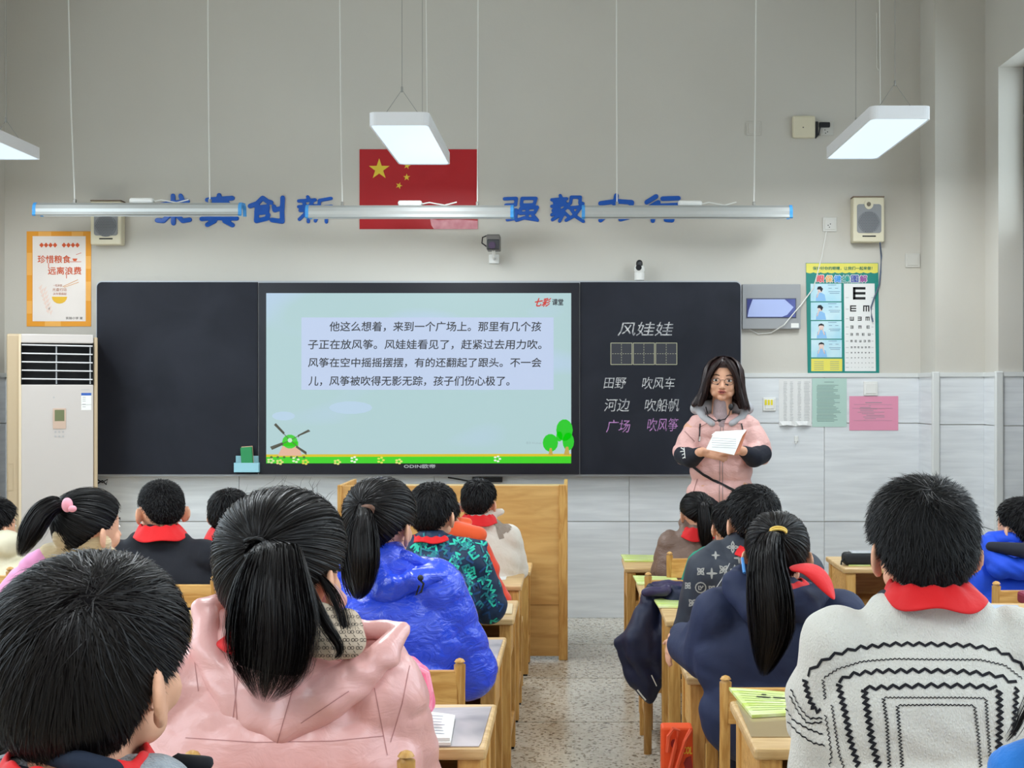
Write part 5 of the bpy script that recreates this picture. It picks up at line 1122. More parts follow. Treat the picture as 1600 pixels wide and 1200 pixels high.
# -- 7 girl in shiny blue
p = person('girl with brown hair tie in shiny royal blue puffer jacket', 3.6, 594, 748, 108, yaw=D_(-24), roll=D_(2), style='pony', tt=.014, ts=.012, tn=.010, nst=5000, wid=.0018, tie=(-.30,-.84,.42), vox=.005,
           arms=[((.16,.08,-.26),(.08,.24,-.24)), ((.22,.08,-.29),(.12,.30,-.26))], hm=hairb, lean=.06)
bp = puffer('puffer_blue', (44,78,226), .2, .9, .5)
g = garment(p, bp, sw=1.10, bulk=1.22, quilt=(.085,.005,-.35), vox=.006, sleeve=.064, extra=[('c',(660,900,.0,32),(715,975,.02,34)), ('c',(715,975,.02,34),(718,1005,.06,30)), ('c',(600,880,-.03,40),(640,1000,-.05,52)), ('c',(580,880,0,34),(560,960,0,34)), ('c',(640,1000,-.04,50),(680,1030,.0,34))])
hd = puff('hood', p, bp, [('c',(588,868,-.06,16),(600,925,-.12,20)), ('c',(600,925,-.12,20),(650,905,-.13,18)), ('c',(650,905,-.13,18),(690,898,-.08,12)), ('c',(600,862,-.04,14),(650,880,-.06,12)), ('c',(650,880,-.06,12),(694,898,-.06,10))], .006, 4, .004)
MB().tube([W(655,905,3.40), W(662,912,3.385), W(658,925,3.385), W(650,930,3.39), W(655,915,3.385)], .003, 6).ell(W(657,903,3.39), (.008,.008,.008), 6).build('drawstring', black_pl, p['root'])
fr = p['fr']; T0 = Vector(fr.w(skull([p['tie']], .016))[0])
tail([T0, W(568,806,3.42), W(564,840,3.40), W(564,880,3.38), W(562,915,3.40), W(558,936,3.42)], [.007,.026,.046,.046,.032,.006], 1700, .0018, hairb, p['root'], flat=.6, messy=.12, shorten=.25)
MB().ell(W(574,795,3.45), (.020,.014,.012), 8).ell(W(580,797,3.45), (.008,.012,.014), 6).build('hair_tie', mat('tie_brown', (92,60,42), .6), p['root'], True)
MB().ell(W(597,749,3.58), (.006,.006,.004), 5).build('hair_clip', mat('clip_lilac', (170,176,230), .4), p['root'])
# -- 8 boy in patterned teal
p = person('boy in dark teal jacket patterned with turquoise letters', 4.68, 676, 752, 73, yaw=D_(-20), style='boy', tt=.018, nst=2600, wid=.0024, L=.035, arms=[((.17,.07,-.25),(.09,.24,-.24)), ((.20,.07,-.25),(.12,.28,-.24))], lean=.06)
tj = mat('teal_cloth', (16,44,74), .55, bump=.3, bscale=14); g = garment(p, tj, sw=1.05, bulk=1.14, sleeve=.066, extra=[('c',(700,862,-.03,26),(755,850,-.02,8)), ('c',(745,900,.02,26),(758,945,.03,30)), ('c',(680,880,-.06,30),(700,930,-.06,44))])
bv = bvh_of(g); rr = random.Random(11); shp = [[(-6,4),(0,-4),(6,4)], [(-5,-5),(-5,5),(4,5)], [(5,-5),(-4,-5),(-4,0),(3,0),(-4,0),(-4,5),(5,5)], [(-6,-3),(-2,4),(2,-3),(6,4)], [(5,-5),(-3,-5),(3,0),(-5,5)]]
for mname, c, n in (('pattern_turquoise', (44,196,170), 60), ('pattern_teal', (30,120,130), 70), ('pattern_blue', (24,70,120), 50)):
    ls = []
    for k in range(n):
        cx = rr.uniform(645, 785); cy = rr.uniform(838, 975); a = rr.choice((.5, -.6, 1.2, 2.4)); s = rr.uniform(.8, 1.4); sh_ = rr.choice(shp)
        ls.append([(cx+s*(x*math.cos(a)-y*math.sin(a)), cy+s*(x*math.sin(a)+y*math.cos(a))) for x, y in sh_])
    mb = strokes_on(bv, ls, 3.2, 4.68, .0012+.0004*n/60, 2.5); o = mb.build('cloth_pattern', mat(mname, c, .6), p['root'], True); o['kind'] = 'stuff'
scarf(p, r=.058, h=.02, flap=.0, out=.012)
# -- 9 orange hoodie
p = person('child in bright orange red hoodie hidden behind the teal jacket boy', 5.5, 688, 770, 60, yaw=D_(-15), style='boy', nst=900, arms=[((.15,.05,-.22),(.08,.24,-.2)), ((.26,.05,-.27),(.12,.24,-.24))])
om = mat('hoodie_orange', (226,62,30), .8, sheen=.3, bump=.3, bscale=14); garment(p, om, 'hoodie', sw=1.05, bulk=1.15, extra=[('c',(745,860,.0,22),(762,890,.0,20))])
puff('hood', p, mat('hood_orange', (232,88,40), .8, sheen=.3), [('c',(712,828,-.06,14),(748,836,-.07,13)), ('c',(705,818,-.0,10),(730,816,-.03,8))], .006, 4, .001)
scarf(p, r=.058, h=.03, flap=.03, out=.03)
# -- 10 beige fleece boy
p = person('boy in cream and taupe fleece before the wooden lectern', 6.0, 748, 747, 55, yaw=D_(-15), style='boy', tt=.016, nst=1400)
g = garment(p, mat('fleece_cream', (216,208,196), .9, sheen=.4, bump=.3, bscale=60), 'fleece', sw=1.2, bulk=1.1, extra=[('c',(742,806,-.03,8),(783,800,-.01,6)), ('c',(722,795,.03,6),(716,790,.0,6))])
mb = strokes_on(bvh_of(g), [[(768,812),(790,832)], [(774,812),(796,830)], [(781,812),(797,826)], [(778,822),(784,842)]], 8, 6.0, .002, 2); mb.build('shoulder_patch', mat('fleece_taupe', (150,138,126), .9), p['root'], True)
scarf(p, r=.062, h=.04, flap=.01, out=.032)
# -- 11 girl in brown
p = person('girl with long ponytail in puffy brown jacket before teacher', 6.2, 1088, 769, 50, yaw=D_(12), pitch=D_(-12), style='pony', tt=.012, ts=.009, nst=1800, wid=.0026, tie=(.30,-.86,.35),
           arms=[((.18,.05,-.22),(.10,.24,-.22)), ((.15,.05,-.24),(.1,.24,-.22))])
garment(p, puffer('puffer_brown', (122,98,86), .5), sw=1.15, bulk=1.25, quilt=(.07,.005,0), extra=[('c',(1072,815,.0,12),(1100,818,.02,12)), ('c',(1048,845,.0,18),(1040,885,.0,16))]); scarf(p, r=.062, h=.03, flap=.04, out=.035)
fr = p['fr']; T0 = Vector(fr.w(skull([p['tie']], .016))[0])
tail([T0, W(1100,790,6.05), W(1102,815,6.03), W(1103,840,6.03), W(1104,862,6.05)], [.015,.028,.036,.030,.012], 500, .0028, hairb, p['root'])
# -- 12 child behind
p = person('child in green and black hoodie hidden behind the monogram jacket boy', 5.15, 1142, 780, 60, yaw=D_(10), style='boy', nst=900)
garment(p, mat('hoodie_green', (30,140,112), .8), 'hoodie', sw=1.1, bulk=1.1, extra=[('c',(1105,870,.0,18),(1095,900,.0,18))]); scarf(p, r=.062, h=.03, flap=.04, out=.035)
# -- 13 monogram jacket boy
p = person('boy in dark jacket with pale flower monogram print', 4.25, 1177, 756, 84, yaw=D_(14), style='boy', tt=.016, ts=.009, nst=4200, wid=.002, L=.026, swirl=.8, whorl=(.35,-.55,.75), arms=[((.18,.04,-.26),(.10,.22,-.26)), ((.17,.06,-.24),(.1,.24,-.22))], lean=.05)
g = garment(p, mat('monogram_cloth', (44,50,62), .6, bump=.25, bscale=14), sw=1.12, bulk=1.18, sleeve=.064, extra=[('c',(1120,870,-.02,26),(1095,935,.0,30)), ('c',(1150,850,-.03,20),(1130,960,-.04,40))])
bv = bvh_of(g); ls = []
for cx, cy, s, kd in ((1145,855,9,0),(1118,868,6,1),(1130,890,8,2),(1095,893,7,2),(1075,915,6,2),(1112,896,8,1),(1095,918,8,3),(1112,920,6,2),(1082,942,7,2),(1100,945,6,1),(1148,890,7,1),(1155,872,8,1),(1130,930,7,2),(1145,935,7,1),(1120,950,6,0),(1162,905,7,2)):
    if kd in (0, 2):
        for a in range(4): an = a*PI/2+(PI/4 if kd == 2 else 0); ls.append([(cx,cy),(cx+s*math.cos(an)*.5-2*math.sin(an),cy+s*math.sin(an)*.5+2*math.cos(an)),(cx+s*math.cos(an),cy+s*math.sin(an)),(cx+s*math.cos(an)*.5+2*math.sin(an),cy+s*math.sin(an)*.5-2*math.cos(an)),(cx,cy)])
    elif kd == 1: ls += [[(cx-s,cy),(cx-1,cy-1),(cx,cy-s),(cx+1,cy-1),(cx+s,cy),(cx+1,cy+1),(cx,cy+s),(cx-1,cy+1),(cx-s,cy)], [(cx,cy-s),(cx,cy+s)], [(cx-s,cy),(cx+s,cy)]]
    else: ls.append([(cx+s*math.cos(a*PI/6),cy+s*math.sin(a*PI/6)) for a in range(13)]); ls.append([(cx-3,cy-3),(cx-3,cy+3),(cx+1,cy+3)]); ls.append([(cx-1,cy-3),(cx+1,cy+1),(cx+4,cy-3)])
mb = strokes_on(bv, ls, 2.0, 4.25, .0012, 1.5); mb.build('print', mat('monogram_pale', (158,158,154), .7), p['root'], True)
seams(p, g, [[(1140,880),(1128,905),(1113,928),(1140,922)]], 1.2, mat('seam_white', (190,190,190), .6))
scarf(p, r=.058, h=.025, flap=.01, out=.02)
# -- draped coat on chair
cz = thing('coat', 'dark blue coat draped over a chair back beside the aisle', 'coat', W(1040,905,5.15))
nc = mat('coat_navy', (28,34,62), .5, bump=.35, bscale=10, distort=1.5)
def blobs_mesh(bl, vox, sm, wr):
    mb = MB()
    for a, c in bl: mb.cap(W(a[0],a[1],a[2]), W(c[0],c[1],c[2]), a[3]*a[2]/F, c[3]*c[2]/F)
    me = melt(mb, vox, sm); n = len(me.vertices); co_ = np.empty(n*3, np.float32); me.vertices.foreach_get('co', co_); co_ = co_.reshape(-1, 3); no = np.empty(n*3, np.float32); me.vertices.foreach_get('normal', no); no = no.reshape(-1, 3)
    x = co_[:, 0]; z = co_[:, 2]; co_ += no*(wr*(np.sin(x*35+z*30+2*np.sin(z*17))*np.sin(z*12-x*40)+.5*np.sin(x*80+z*30+3*np.sin(z*20))))[:, None].astype(np.float32); me.vertices.foreach_set('co', co_.ravel()); me.update(); return me
link('coat_body', blobs_mesh([((1022,920,5.15,11),(1075,915,5.15,12)), ((1020,925,5.1,14),(1000,1000,5.08,28)), ((1060,930,5.08,20),(1050,1010,5.08,26)), ((1000,1000,5.08,26),(968,1005,5.1,12)), ((1000,1010,5.08,26),(1010,1075,5.1,20)), ((1030,1000,5.08,24),(1018,1088,5.1,12)), ((968,1005,5.1,10),(992,1068,5.1,10))], .009, 5, .006), nc, cz, True)
link('coat_lining', blobs_mesh([((1025,915,5.10,9),(1062,916,5.08,10)), ((1008,925,5.05,7),(1040,922,5.04,9))], .007, 3, .003), mat('coat_lining', (52,44,78), .45), cz, True)
MB().tube([W(996,1078,4.99), W(1003,1087,4.99), W(1009,1094,4.99)], .003, 5).tube([W(1018,1055,4.99), W(1026,1072,4.99)], .002, 5).build('zip', white_pl, cz)
# -- 14 navy girl
p = person('girl with yellow hair tie in navy coat and red neckerchief', 3.5, 1214, 801, 98, yaw=D_(-8), style='pony', tt=.012, ts=.010, tn=.008, nst=6000, wid=.0016, tie=(-.10,-.84,.48), vox=.0045, arms=[((.19,.05,-.19),(.25,.22,-.19)), ((.19,.08,-.24),(.10,.24,-.22))], hm=hairb)
nv = mat('coat_dark_navy', (30,40,72), .7, bump=.3, bscale=12, distort=1.2)
S0, E0, _ = p['arms'][0]; 
g = garment(p, nv, 'coat', sw=1.30, bulk=1.16, sleeve=.062, vox=.007, extra=[('c',(1135,955,.0,40),(1085,1005,.10,30)), ('c',(1085,1000,.10,28),(1064,990,.20,20)), ('c',(1250,960,-.02,46),(1300,960,.0,28)), ('c',(1150,960,-.02,48),(1165,1050,-.03,60)), ('c',(1165,1050,-.03,60),(1240,1050,-.03,50))])
puff('hood', p, nv, [('c',(1150,915,-.08,24),(1180,950,-.13,26)), ('c',(1180,950,-.13,26),(1255,945,-.13,26)), ('c',(1255,945,-.13,26),(1280,925,-.09,18)), ('c',(1160,895,-.02,16),(1150,915,-.08,22))], .006, 5, .002)
hm_ = MB(); hand(hm_, W(1052,996,3.70), (-.25,.1,-.95), (-.7,-.3,.2), .62, side=1, curl=.3); hm_.cap(W(1075,985,3.68), W(1052,996,3.70), .016)
link('left_hand', melt(hm_, .0028, 2), skin, p['root'], True)
MB().tube([W(1160,872,3.44)+Vector((0,-.0,0)), W(1163,895,3.40)], .004, 5).build('collar_trim', mat('trim_blue', (80,150,220), .6), p['root'])
scarf(p, r=.062, h=.030, flap=.015, out=.030, dx=.01)
mb = MB(); n8 = 8
pts0 = [(1230,884),(1250,878),(1270,878),(1285,884),(1296,896),(1304,912),(1307,936)]; pts1 = [(1236,892),(1250,893),(1260,900),(1270,909),(1281,920),(1293,930),(1305,938)]
V = []; 
for (a, b), (c, e) in zip(pts0, pts1): V += [W(a,b,3.36), W((a+c)/2,(b+e)/2-1,3.31), W(c,e,3.30)]
me = bpy.data.meshes.new('f'); me.from_pydata([tuple(v) for v in V], [], [(i*3+j, i*3+j+1, i*3+j+4, i*3+j+3) for i in range(6) for j in range(2)]); me.update()
link('neckerchief_fold', baked(me, [('SOLIDIFY', dict(thickness=.006)), ('SUBSURF', dict(levels=2))]), red, p['root'], True)
fr = p['fr']; T0 = Vector(fr.w(skull([p['tie']], .016))[0])
tail([T0, W(1204,842,3.33), W(1198,880,3.28), W(1203,930,3.26), W(1206,980,3.26), W(1200,1020,3.27), W(1193,1056,3.29)], [.008,.032,.046,.056,.054,.036,.008], 3000, .0015, hairb, p['root'], flat=.5, messy=.12, shorten=.32)
yt = mat('tie_yellow', (222,186,92), .5)
MB().tube([T0+fr.RM@Vector((.020*math.cos(a), -.010, .009*math.sin(a)+.006)) for a in [i*PI/8 for i in range(-1, 10)]], .0035, 6).tube([T0+fr.RM@Vector((.021*math.cos(a), -.004, .011*math.sin(a)+.009)) for a in [i*PI/8 for i in range(-1, 10)]], .0035, 6).build('hair_tie', yt, p['root'], True)
# -- 15 sweater boy
p = person('boy in white knit sweater with black zigzag pattern', 2.30, 1442, 744, 159, yaw=D_(4), style='boy', tt=.020, ts=.012, tn=.006, nst=16000, wid=.0015, L=.042, lift=.012, swirl=1.1, whorl=(-.05,-.50,.80), hang=.4, jit=.3, vox=.004, neck=-.0,
           arms=[((.17,.04,-.30),(.12,.24,-.34)), ((.17,.04,-.30),(.12,.24,-.30))], lean=.02, ext=.3)
kn = mat('knit_white', (222,220,212), .92, .15, bump=.9, bscale=260, stretch=(1.6,1.6,.8), sheen=.3, bdist=.004)
g = garment(p, kn, 'sweater', sw=1.22, bulk=1.08, vox=.0055, sm=6, back=.105, sleeve=.058, extra=[('c',(1395,960,-.0,30),(1500,960,.0,30)), ('c',(1330,1010,.0,58),(1275,1090,.01,50)), ('c',(1545,1010,.0,58),(1600,1080,.01,50)), ('c',(1275,1090,.01,50),(1268,1130,.05,42)), ('c',(1345,1080,.0,85),(1540,1080,.0,85)), ('c',(1350,1190,.0,90),(1530,1190,.0,90))])
bv = bvh_of(g); blk = mat('knit_black', (26,26,32), .9)
def zz(pts, amp, per):
    out = []; acc = 0; sgn = 1
    for a, b in zip(pts[:-1], pts[1:]):
        d = Vector((b[0]-a[0], b[1]-a[1])); L_ = d.length; d.normalize(); n_ = Vector((-d.y, d.x)); m_ = max(1, round(L_/per))
        for k in range(m_): out.append((a[0]+d.x*L_*(k+.5)/m_+n_.x*amp*sgn, a[1]+d.y*L_*(k+.5)/m_+n_.y*amp*sgn)); sgn = -sgn
    return out
# outer to inner: arcs across the back, then down both sides
thick_l = [zz([(1258,1060),(1272,1042),(1300,1024),(1340,1012),(1395,1007),(1450,1007),(1510,1009),(1550,1014),(1580,1026),(1605,1048)], 2.6, 10),
           zz([(1258,1060),(1263,1085),(1272,1108),(1284,1112)], 4, 4.5),
           zz([(1306,1066),(1330,1054),(1375,1049),(1440,1048),(1510,1050),(1560,1056),(1592,1070)], 3, 10), zz([(1310,1066),(1320,1110),(1330,1160),(1342,1200)], 4.2, 5),
           zz([(1346,1076),(1400,1073),(1460,1071),(1520,1072),(1562,1075)], 3, 9.5), zz([(1350,1076),(1357,1120),(1363,1160),(1374,1200)], 4.6, 5), zz([(1560,1076),(1562,1120),(1560,1165),(1558,1200)], 4.6, 5), zz([(1588,1072),(1585,1120),(1583,1150)], 3.6, 5)]
thin_l = [zz([(1286,1060),(1310,1044),(1345,1034),(1400,1030),(1460,1031),(1530,1031),(1570,1040),(1598,1062)], 1.2, 3.5), zz([(1286,1060),(1290,1094)], 2.2, 3), zz([(1300,1100),(1306,1140),(1312,1180),(1320,1200)], 2, 3.2),
          zz([(1380,1090),(1440,1090),(1500,1090),(1540,1091)], 1.2, 3.2), zz([(1380,1090),(1386,1130),(1390,1200)], 2.8, 2.8), zz([(1540,1091),(1543,1140),(1548,1200)], 2.6, 2.8),
          zz([(1402,1102),(1460,1101),(1522,1102)], 1.2, 3.2), zz([(1402,1102),(1406,1150),(1410,1200)], 2.8, 2.8), zz([(1522,1102),(1528,1150),(1532,1200)], 2.6, 2.8),
          zz([(1290,1115),(1296,1150),(1300,1180),(1296,1200)], 1.8, 4)]
arm_l = [[(1236,1075),(1250,1105),(1265,1122),(1288,1122)], [(1234,1085),(1248,1112),(1262,1130),(1288,1128)], [(1228,1105),(1240,1125),(1262,1138),(1288,1148)], [(1230,1125),(1248,1145),(1270,1160),(1292,1165)]]
strokes_on(bv, thick_l, 4.6, 2.25, .0016, 3).build('zigzag_pattern', blk, p['root'], True); strokes_on(bv, thin_l, 1.7, 2.25, .0016, 2).build('zigzag_pattern', blk, p['root'], True)
strokes_on(bv, [zz(l, 1, 5) for l in arm_l], 2.6, 2.25, .0016, 3).build('sleeve_stripe', blk, p['root'], True)
puff('shirt_collar', p, mat('collar_navy', (22,26,42), .7), [('c',(1385,938,-.02,18),(1410,932,-.06,14)), ('c',(1410,932,-.06,14),(1470,940,-.08,12)), ('c',(1470,940,-.08,12),(1498,935,-.04,12))], .0045, 3, .0)
scarf(p, r=.058, h=.034, flap=.004, out=.026, wave=.006, dx=.010, dz=.006)
# -- 16 blue coat boy right
p = person('boy in bright blue coat at the right picture edge', 4.7, 1598, 775, 76, yaw=D_(25), style='crop', tt=.012, ts=.008, nst=2600, wid=.002, L=.018, arms=[((.24,.04,-.26),(.12,.24,-.24)), ((.2,.04,-.26),(.12,.24,-.24))])
bc = mat('coat_blue', (22,76,214), .65, bump=.35, bscale=14, distort=1.2); garment(p, bc, 'coat', sw=1.2, bulk=1.22, sleeve=.062, extra=[('c',(1560,850,-.02,22),(1640,850,-.02,22)), ('c',(1535,880,.0,26),(1528,915,.02,22))])
puff('hood', p, bc, [('c',(1542,850,-.08,16),(1560,885,-.14,18)), ('c',(1560,885,-.14,18),(1640,890,-.14,18)), ('c',(1550,842,-.04,13),(1640,840,-.04,12))], .007, 5, .003)
puff('hood_lining', p, mat('lining_black', (30,34,48), .8), [('c',(1548,854,-.13,8),(1600,860,-.17,12)), ('c',(1600,860,-.17,12),(1650,858,-.16,12))], .006, 4, .0)
# -- 17 bottom right child
p = person('child in blue knitted top, mostly cut by the picture corner', 1.55, 1745, 985, 250, yaw=D_(10), style='pony', tt=.014, ts=.012, nst=2500, wid=.0016, tie=(0,-.85,.4))
garment(p, mat('top_blue', (34,118,206), .8, bump=.4, bscale=60, sheen=.2), 'sweater', sw=1.2, bulk=1.1, extra=[('c',(1585,1205,.0,42),(1660,1180,.0,50))])
tail([W(1640,1060,1.5), W(1606,1105,1.5), W(1588,1140,1.5), W(1572,1160,1.5)], [.02,.008,.005,.002], 60, .0009, hairb, p['root'], name='loose_lock', core_on=False, messy=.8)
rb = MB().rbox(X(1588,4.3), X(1615,4.3), 4.22, 4.30, H-(941-CY)/F*4.3, H-(922-CY)/F*4.3, .01).build('pouch', mat('pouch_maroon', (130,30,60), .6), at=(X(1600,4.3),4.26,H-(941-CY)/F*4.3)); props(rb, 'small maroon pouch on the chair rail at right', 'pouch')

# -- teacher
def teacher():
    Z = 7.1; s_ = Z/F; hx, top = 1127, 558; root = thing('person', 'woman teacher in pink padded coat reading from an open booklet', 'adult', (X(1128,Z), Z, 0))
    k = 1.13; C = W(1130, 600, Z); C.z = H-(top+2-CY)/F*Z-(.088+.012)*k; fr = Frame(C, k, PI+D_(-8), D_(4), D_(-3)); v = fr.v; R3 = fr.RM
    # face looks to the class (-y)
    N = W(1127, 640, Z); mb = MB(); D = np.array([[math.sin(a)*math.cos(b), math.sin(a)*math.sin(b), math.cos(a)] for a in np.linspace(0, PI, 17) for b in np.linspace(0, 2*PI, 32, endpoint=False)])
    V = fr.w(skull(D, -.004)); mb.add(V.tolist(), [(i*32+j, (i+1)*32+j, (i+1)*32+(j+1) % 32, i*32+(j+1) % 32) for i in range(16) for j in range(32)])
    mb.ell(v(0,.026,-.034), (.056*k,.062*k,.066*k), 10, R3).ell(v(0,.060,-.088), (.020*k,.020*k,.015*k), 8, R3)
    for s in (-1, 1): mb.ell(v(.033*s,.060,-.036), (.022*k,.020*k,.024*k), 8, R3); mb.ell(v(.082*s,-.006,-.022), (.008*k,.018*k,.03*k), 8, R3); mb.ell(v(.030*s,.046,-.068), (.022*k,.026*k,.018*k), 8, R3).ell(v(.042*s,.034,-.052), (.017*k,.030*k,.024*k), 8, R3)
    mb.cap(v(0,.086,-.004), v(0,.106,-.042), .0065*k, .010*k, 6).ell(v(-.010,.094,-.046), (.007*k,.008*k,.006*k), 6, R3).ell(v(.010,.094,-.046), (.007*k,.008*k,.006*k), 6, R3).ell(v(0,.082,-.065), (.021*k,.012*k,.011*k), 6, R3)
    mb.cap(v(0,-.012,-.06), N+Vector((0,0,-.06)), .052, .056)
    sh = [W(1082,672,Z), W(1174,672,Z)]; el = [W(1066,716,Z-.05), W(1192,716,Z-.05)]; wr = [W(1097,706,Z-.27), W(1158,704,Z-.27)]
    mb.cap(sh[0], sh[1], .05).ell(W(1128,700,Z), (.11,.065,.14), 12).ell(W(1128,770,Z), (.10,.065,.20), 12).ell(W(1128,830,Z), (.11,.07,.14), 12)
    for i in range(2): mb.cap(sh[i], el[i], .04, .035).cap(el[i], wr[i], .034, .024)
    # hands round the booklet
    hand(mb, wr[0], (.75,-.10,-.12), (-.15,-.75,.55), 1.0, side=-1, curl=.42, fr=.0088); hand(mb, wr[1], (-.72,-.10,.02), (.15,-.75,.55), 1.0, side=1, curl=.42, fr=.0088)
    for s in (-1, 1):
        hp = Vector((root.location.x+s*.085, Z, .86)); an = Vector((root.location.x+s*.10, Z, .09)); mb.cap(hp, (hp+an)/2+Vector((0,-.01,0)), .085, .058).cap((hp+an)/2+Vector((0,-.01,0)), an, .055, .035)
        mb.cap(an+Vector((0,.02,-.05)), an+Vector((0,-.14,-.055)), .035, .03)
    link('body', melt(mb, .0042, 2), mat('skin_teacher', (222,168,138), .5, .35), root, True)
    for s in (-1, 1):
        e = MB().ell(v(.030*s,.0800,-.010), (.0135*k,.008*k,.0058*k), 8, R3).build('eye', eyew, root, True); MB().ell(v(.030*s,.0878,-.010), (.0058*k,.002*k,.0052*k), 8, R3).build('iris', iris, e, True)
        MB().tube([v(.0165*s,.084,-.004), v(.030*s,.0885,-.0025), v(.044*s,.079,-.006)], .0013*k, 5).build('eyelash', iris, root)
        MB().tube([v(.015*s,.092,.012), v(.032*s,.090,.017), v(.049*s,.077,.011)], [.0018*k,.0024*k,.001*k], 6).build('eyebrow', hairb, root)
    MB().tube([v(-.020,.087,-.063), v(-.008,.0955,-.0595), v(0,.0965,-.0605), v(.008,.0955,-.0595), v(.020,.087,-.063)], [.001*k,.004*k,.003*k,.004*k,.001*k], 6).tube([v(-.018,.087,-.066), v(0,.0965,-.0705), v(.018,.087,-.066)], [.001*k,.0046*k,.001*k], 6).build('lips', lipm, root, True)
    MB().ell(v(0,.0955,-.0655), (.012*k,.003*k,.0028*k), 6, R3).build('mouth_opening', mat('mouth_dark', (70,24,24), .6), root)
    gl = MB()
    for s in (-1, 1):
        gl.tube([v(.031*s+.021*math.cos(a), .0985-.006*abs(math.cos(a))*(1 if math.cos(a)*s > 0 else .2), -.014+.0155*math.sin(a)) for a in [i*PI/10 for i in range(21)]], .0011*k, 5, cap=False)
        gl.tube([v(.052*s,.093,-.008), v(.078*s,.06,-.006), v(.084*s,.0,-.006)], .001*k, 5)
    gl.tube([v(-.010,.099,-.010), v(0,.101,-.007), v(.010,.099,-.010)], .0011*k, 5).build('spectacles', mat('glasses_frame', (70,50,48), .3, metal=.5), root)
    # hair: cap open at the face plus falling strands to the shoulders
    hr = mat('hair_teacher', (44,27,26), .4, .5, var=.2, vscale=30)
    ZL['woman'] = [(0,-.95),(1.2,-.9),(1.5,-.7),(1.8,-.35),(2.1,.15),(2.35,.42),(2.7,.62),(3.15,.66)]
    hair_shell(fr, 'woman', .014, .014, .016, root, hr, .8)
    # hanging mass at sides and back
    hmb = MB()
    for az in np.linspace(-1.55, 1.55, 15):
        x = math.sin(az); y = -math.cos(az); dep = .5+.5*math.cos(az); side = abs(az)/1.55
        a = v(.082*x, .094*y+.01, .02); b = v(.092*x+.0, .092*y+.012, -.07); c = v(.122*x+.008, .080*y+.012, -.122); r0 = .016*k
        hmb.cap(a, b, r0, .020*k).cap(b, c, .020*k, .014*k)
    for s in (-1, 1): hmb.cap(v(.080*s,.030,.03), v(.084*s,.030,-.06), .014*k, .016*k).cap(v(.084*s,.030,-.06), v(.104*s,.030,-.122), .018*k, .012*k)
    for s in (-1, 1): hmb.cap(v(.012*s,.070,.078), v(.046*s,.080,.040), .014*k, .014*k).cap(v(.046*s,.080,.040), v(.067*s,.064,-.005), .014*k, .014*k).cap(v(.067*s,.064,-.005), v(.078*s,.05,-.07), .015*k, .015*k).cap(v(.078*s,.05,-.07), v(.094*s,.04,-.122), .016*k, .011*k)
    for s in (-1, 1): tail([v(.004*s,.062,.098), v(.030*s,.088,.066), v(.058*s,.082,.020), v(.074*s,.066,-.03), v(.082*s,.055,-.08), v(.100*s,.045,-.135)], [.010,.015,.016,.017,.018,.010], 260, .0032, hr, root, name='front_lock', flat=.7, messy=.2)
    link('hair_fall', melt(hmb, .0045, 3), hr, root, True)
    rng = np.random.default_rng(9); n = 2600; az = rng.uniform(-2.25, 2.25, n); u0 = rng.random(n); K = 10; P = []
    ln_ = -.128-.018*rng.random(n)+.02*(np.abs(az) > 1.9)
    for s in np.linspace(0, 1, K):
        e = np.minimum(s*2.2, 1)*PI/2*.98; zt = np.cos(e); hz_ = np.sin(e)
        part = .012*0; xx = np.sin(az)*hz_; yy = -np.cos(az)*hz_
        Pn = skull(np.stack([xx+1e-4, yy, np.full(n, zt)], 1), .019+.006*rng.random(n)*0+.006*u0)
        if s > .45:
            f = (s-.45)/.55; Pn[:, 2] = Pn[:, 2]*(1-f)+ln_*f; w_ = 1+.34*f**1.5; Pn[:, 0] = Pn[:, 0]*w_; Pn[:, 1] = Pn[:, 1]*(1-.12*f)
        P.append(Pn)
    P = np.stack(P, 1); ribbons(fr.w(P.reshape(-1, 3)).reshape(n, K, 3), .0035, 'hair_strands', hr, root, .5, rng, fr.C)
    # coat
    pc = puffer('coat_pink', (226,178,172), .55, 1.0, .35); cb = MB()
    def c_(x0, y0, d0, r0, x1, y1, d1, r1): cb.cap(W(x0,y0,Z+d0), W(x1,y1,Z+d1), r0*s_, r1*s_)
    c_(1092,664,0,17,1166,664,0,17); c_(1086,672,0,18,1070,704,-.03,19); c_(1172,670,0,18,1186,700,-.03,20); c_(1070,704,-.03,18,1078,712,-.10,16); c_(1186,700,-.03,18,1180,710,-.10,16)
    c_(1110,670,0,24,1150,670,0,24); c_(1105,700,0,24,1150,700,0,24); c_(1104,735,0,26,1150,735,0,26); c_(1102,770,0,29,1152,770,0,29); c_(1100,812,0,31,1155,812,0,31); c_(1100,850,0,31,1155,850,0,31)
    me = melt(cb, .007, 5); n = len(me.vertices); co_ = np.empty(n*3, np.float32); me.vertices.foreach_get('co', co_); co_ = co_.reshape(-1, 3); no = np.empty(n*3, np.float32); me.vertices.foreach_get('normal', no); no = no.reshape(-1, 3)
    u = co_[:, 2]+.008*np.sin(co_[:, 0]*30); lob = np.sqrt(np.abs(np.sin(PI*u/.10))); co_ += no*(.007*(lob-.8)+.0015*np.sin(co_[:, 0]*110+co_[:, 2]*40))[:, None].astype(np.float32)
    co_[:, 1] = Z+(co_[:, 1]-Z)*np.where(co_[:, 2] > 0, .95, 1); me.vertices.foreach_set('co', co_.ravel()); me.update(); coat = link('coat', me, pc, root, True)
    bv = bvh_of(coat); sd = mat('coat_seam', (166,118,112), .5)
    strokes_on(bv, [[(1126,662),(1125,700),(1124,780),(1121,840)], [(1130,662),(1129,720),(1129,780),(1126,840)]], 1.2, Z, .003, 3).build('zip', mat('zip_grey', (150,130,128), .4), root)
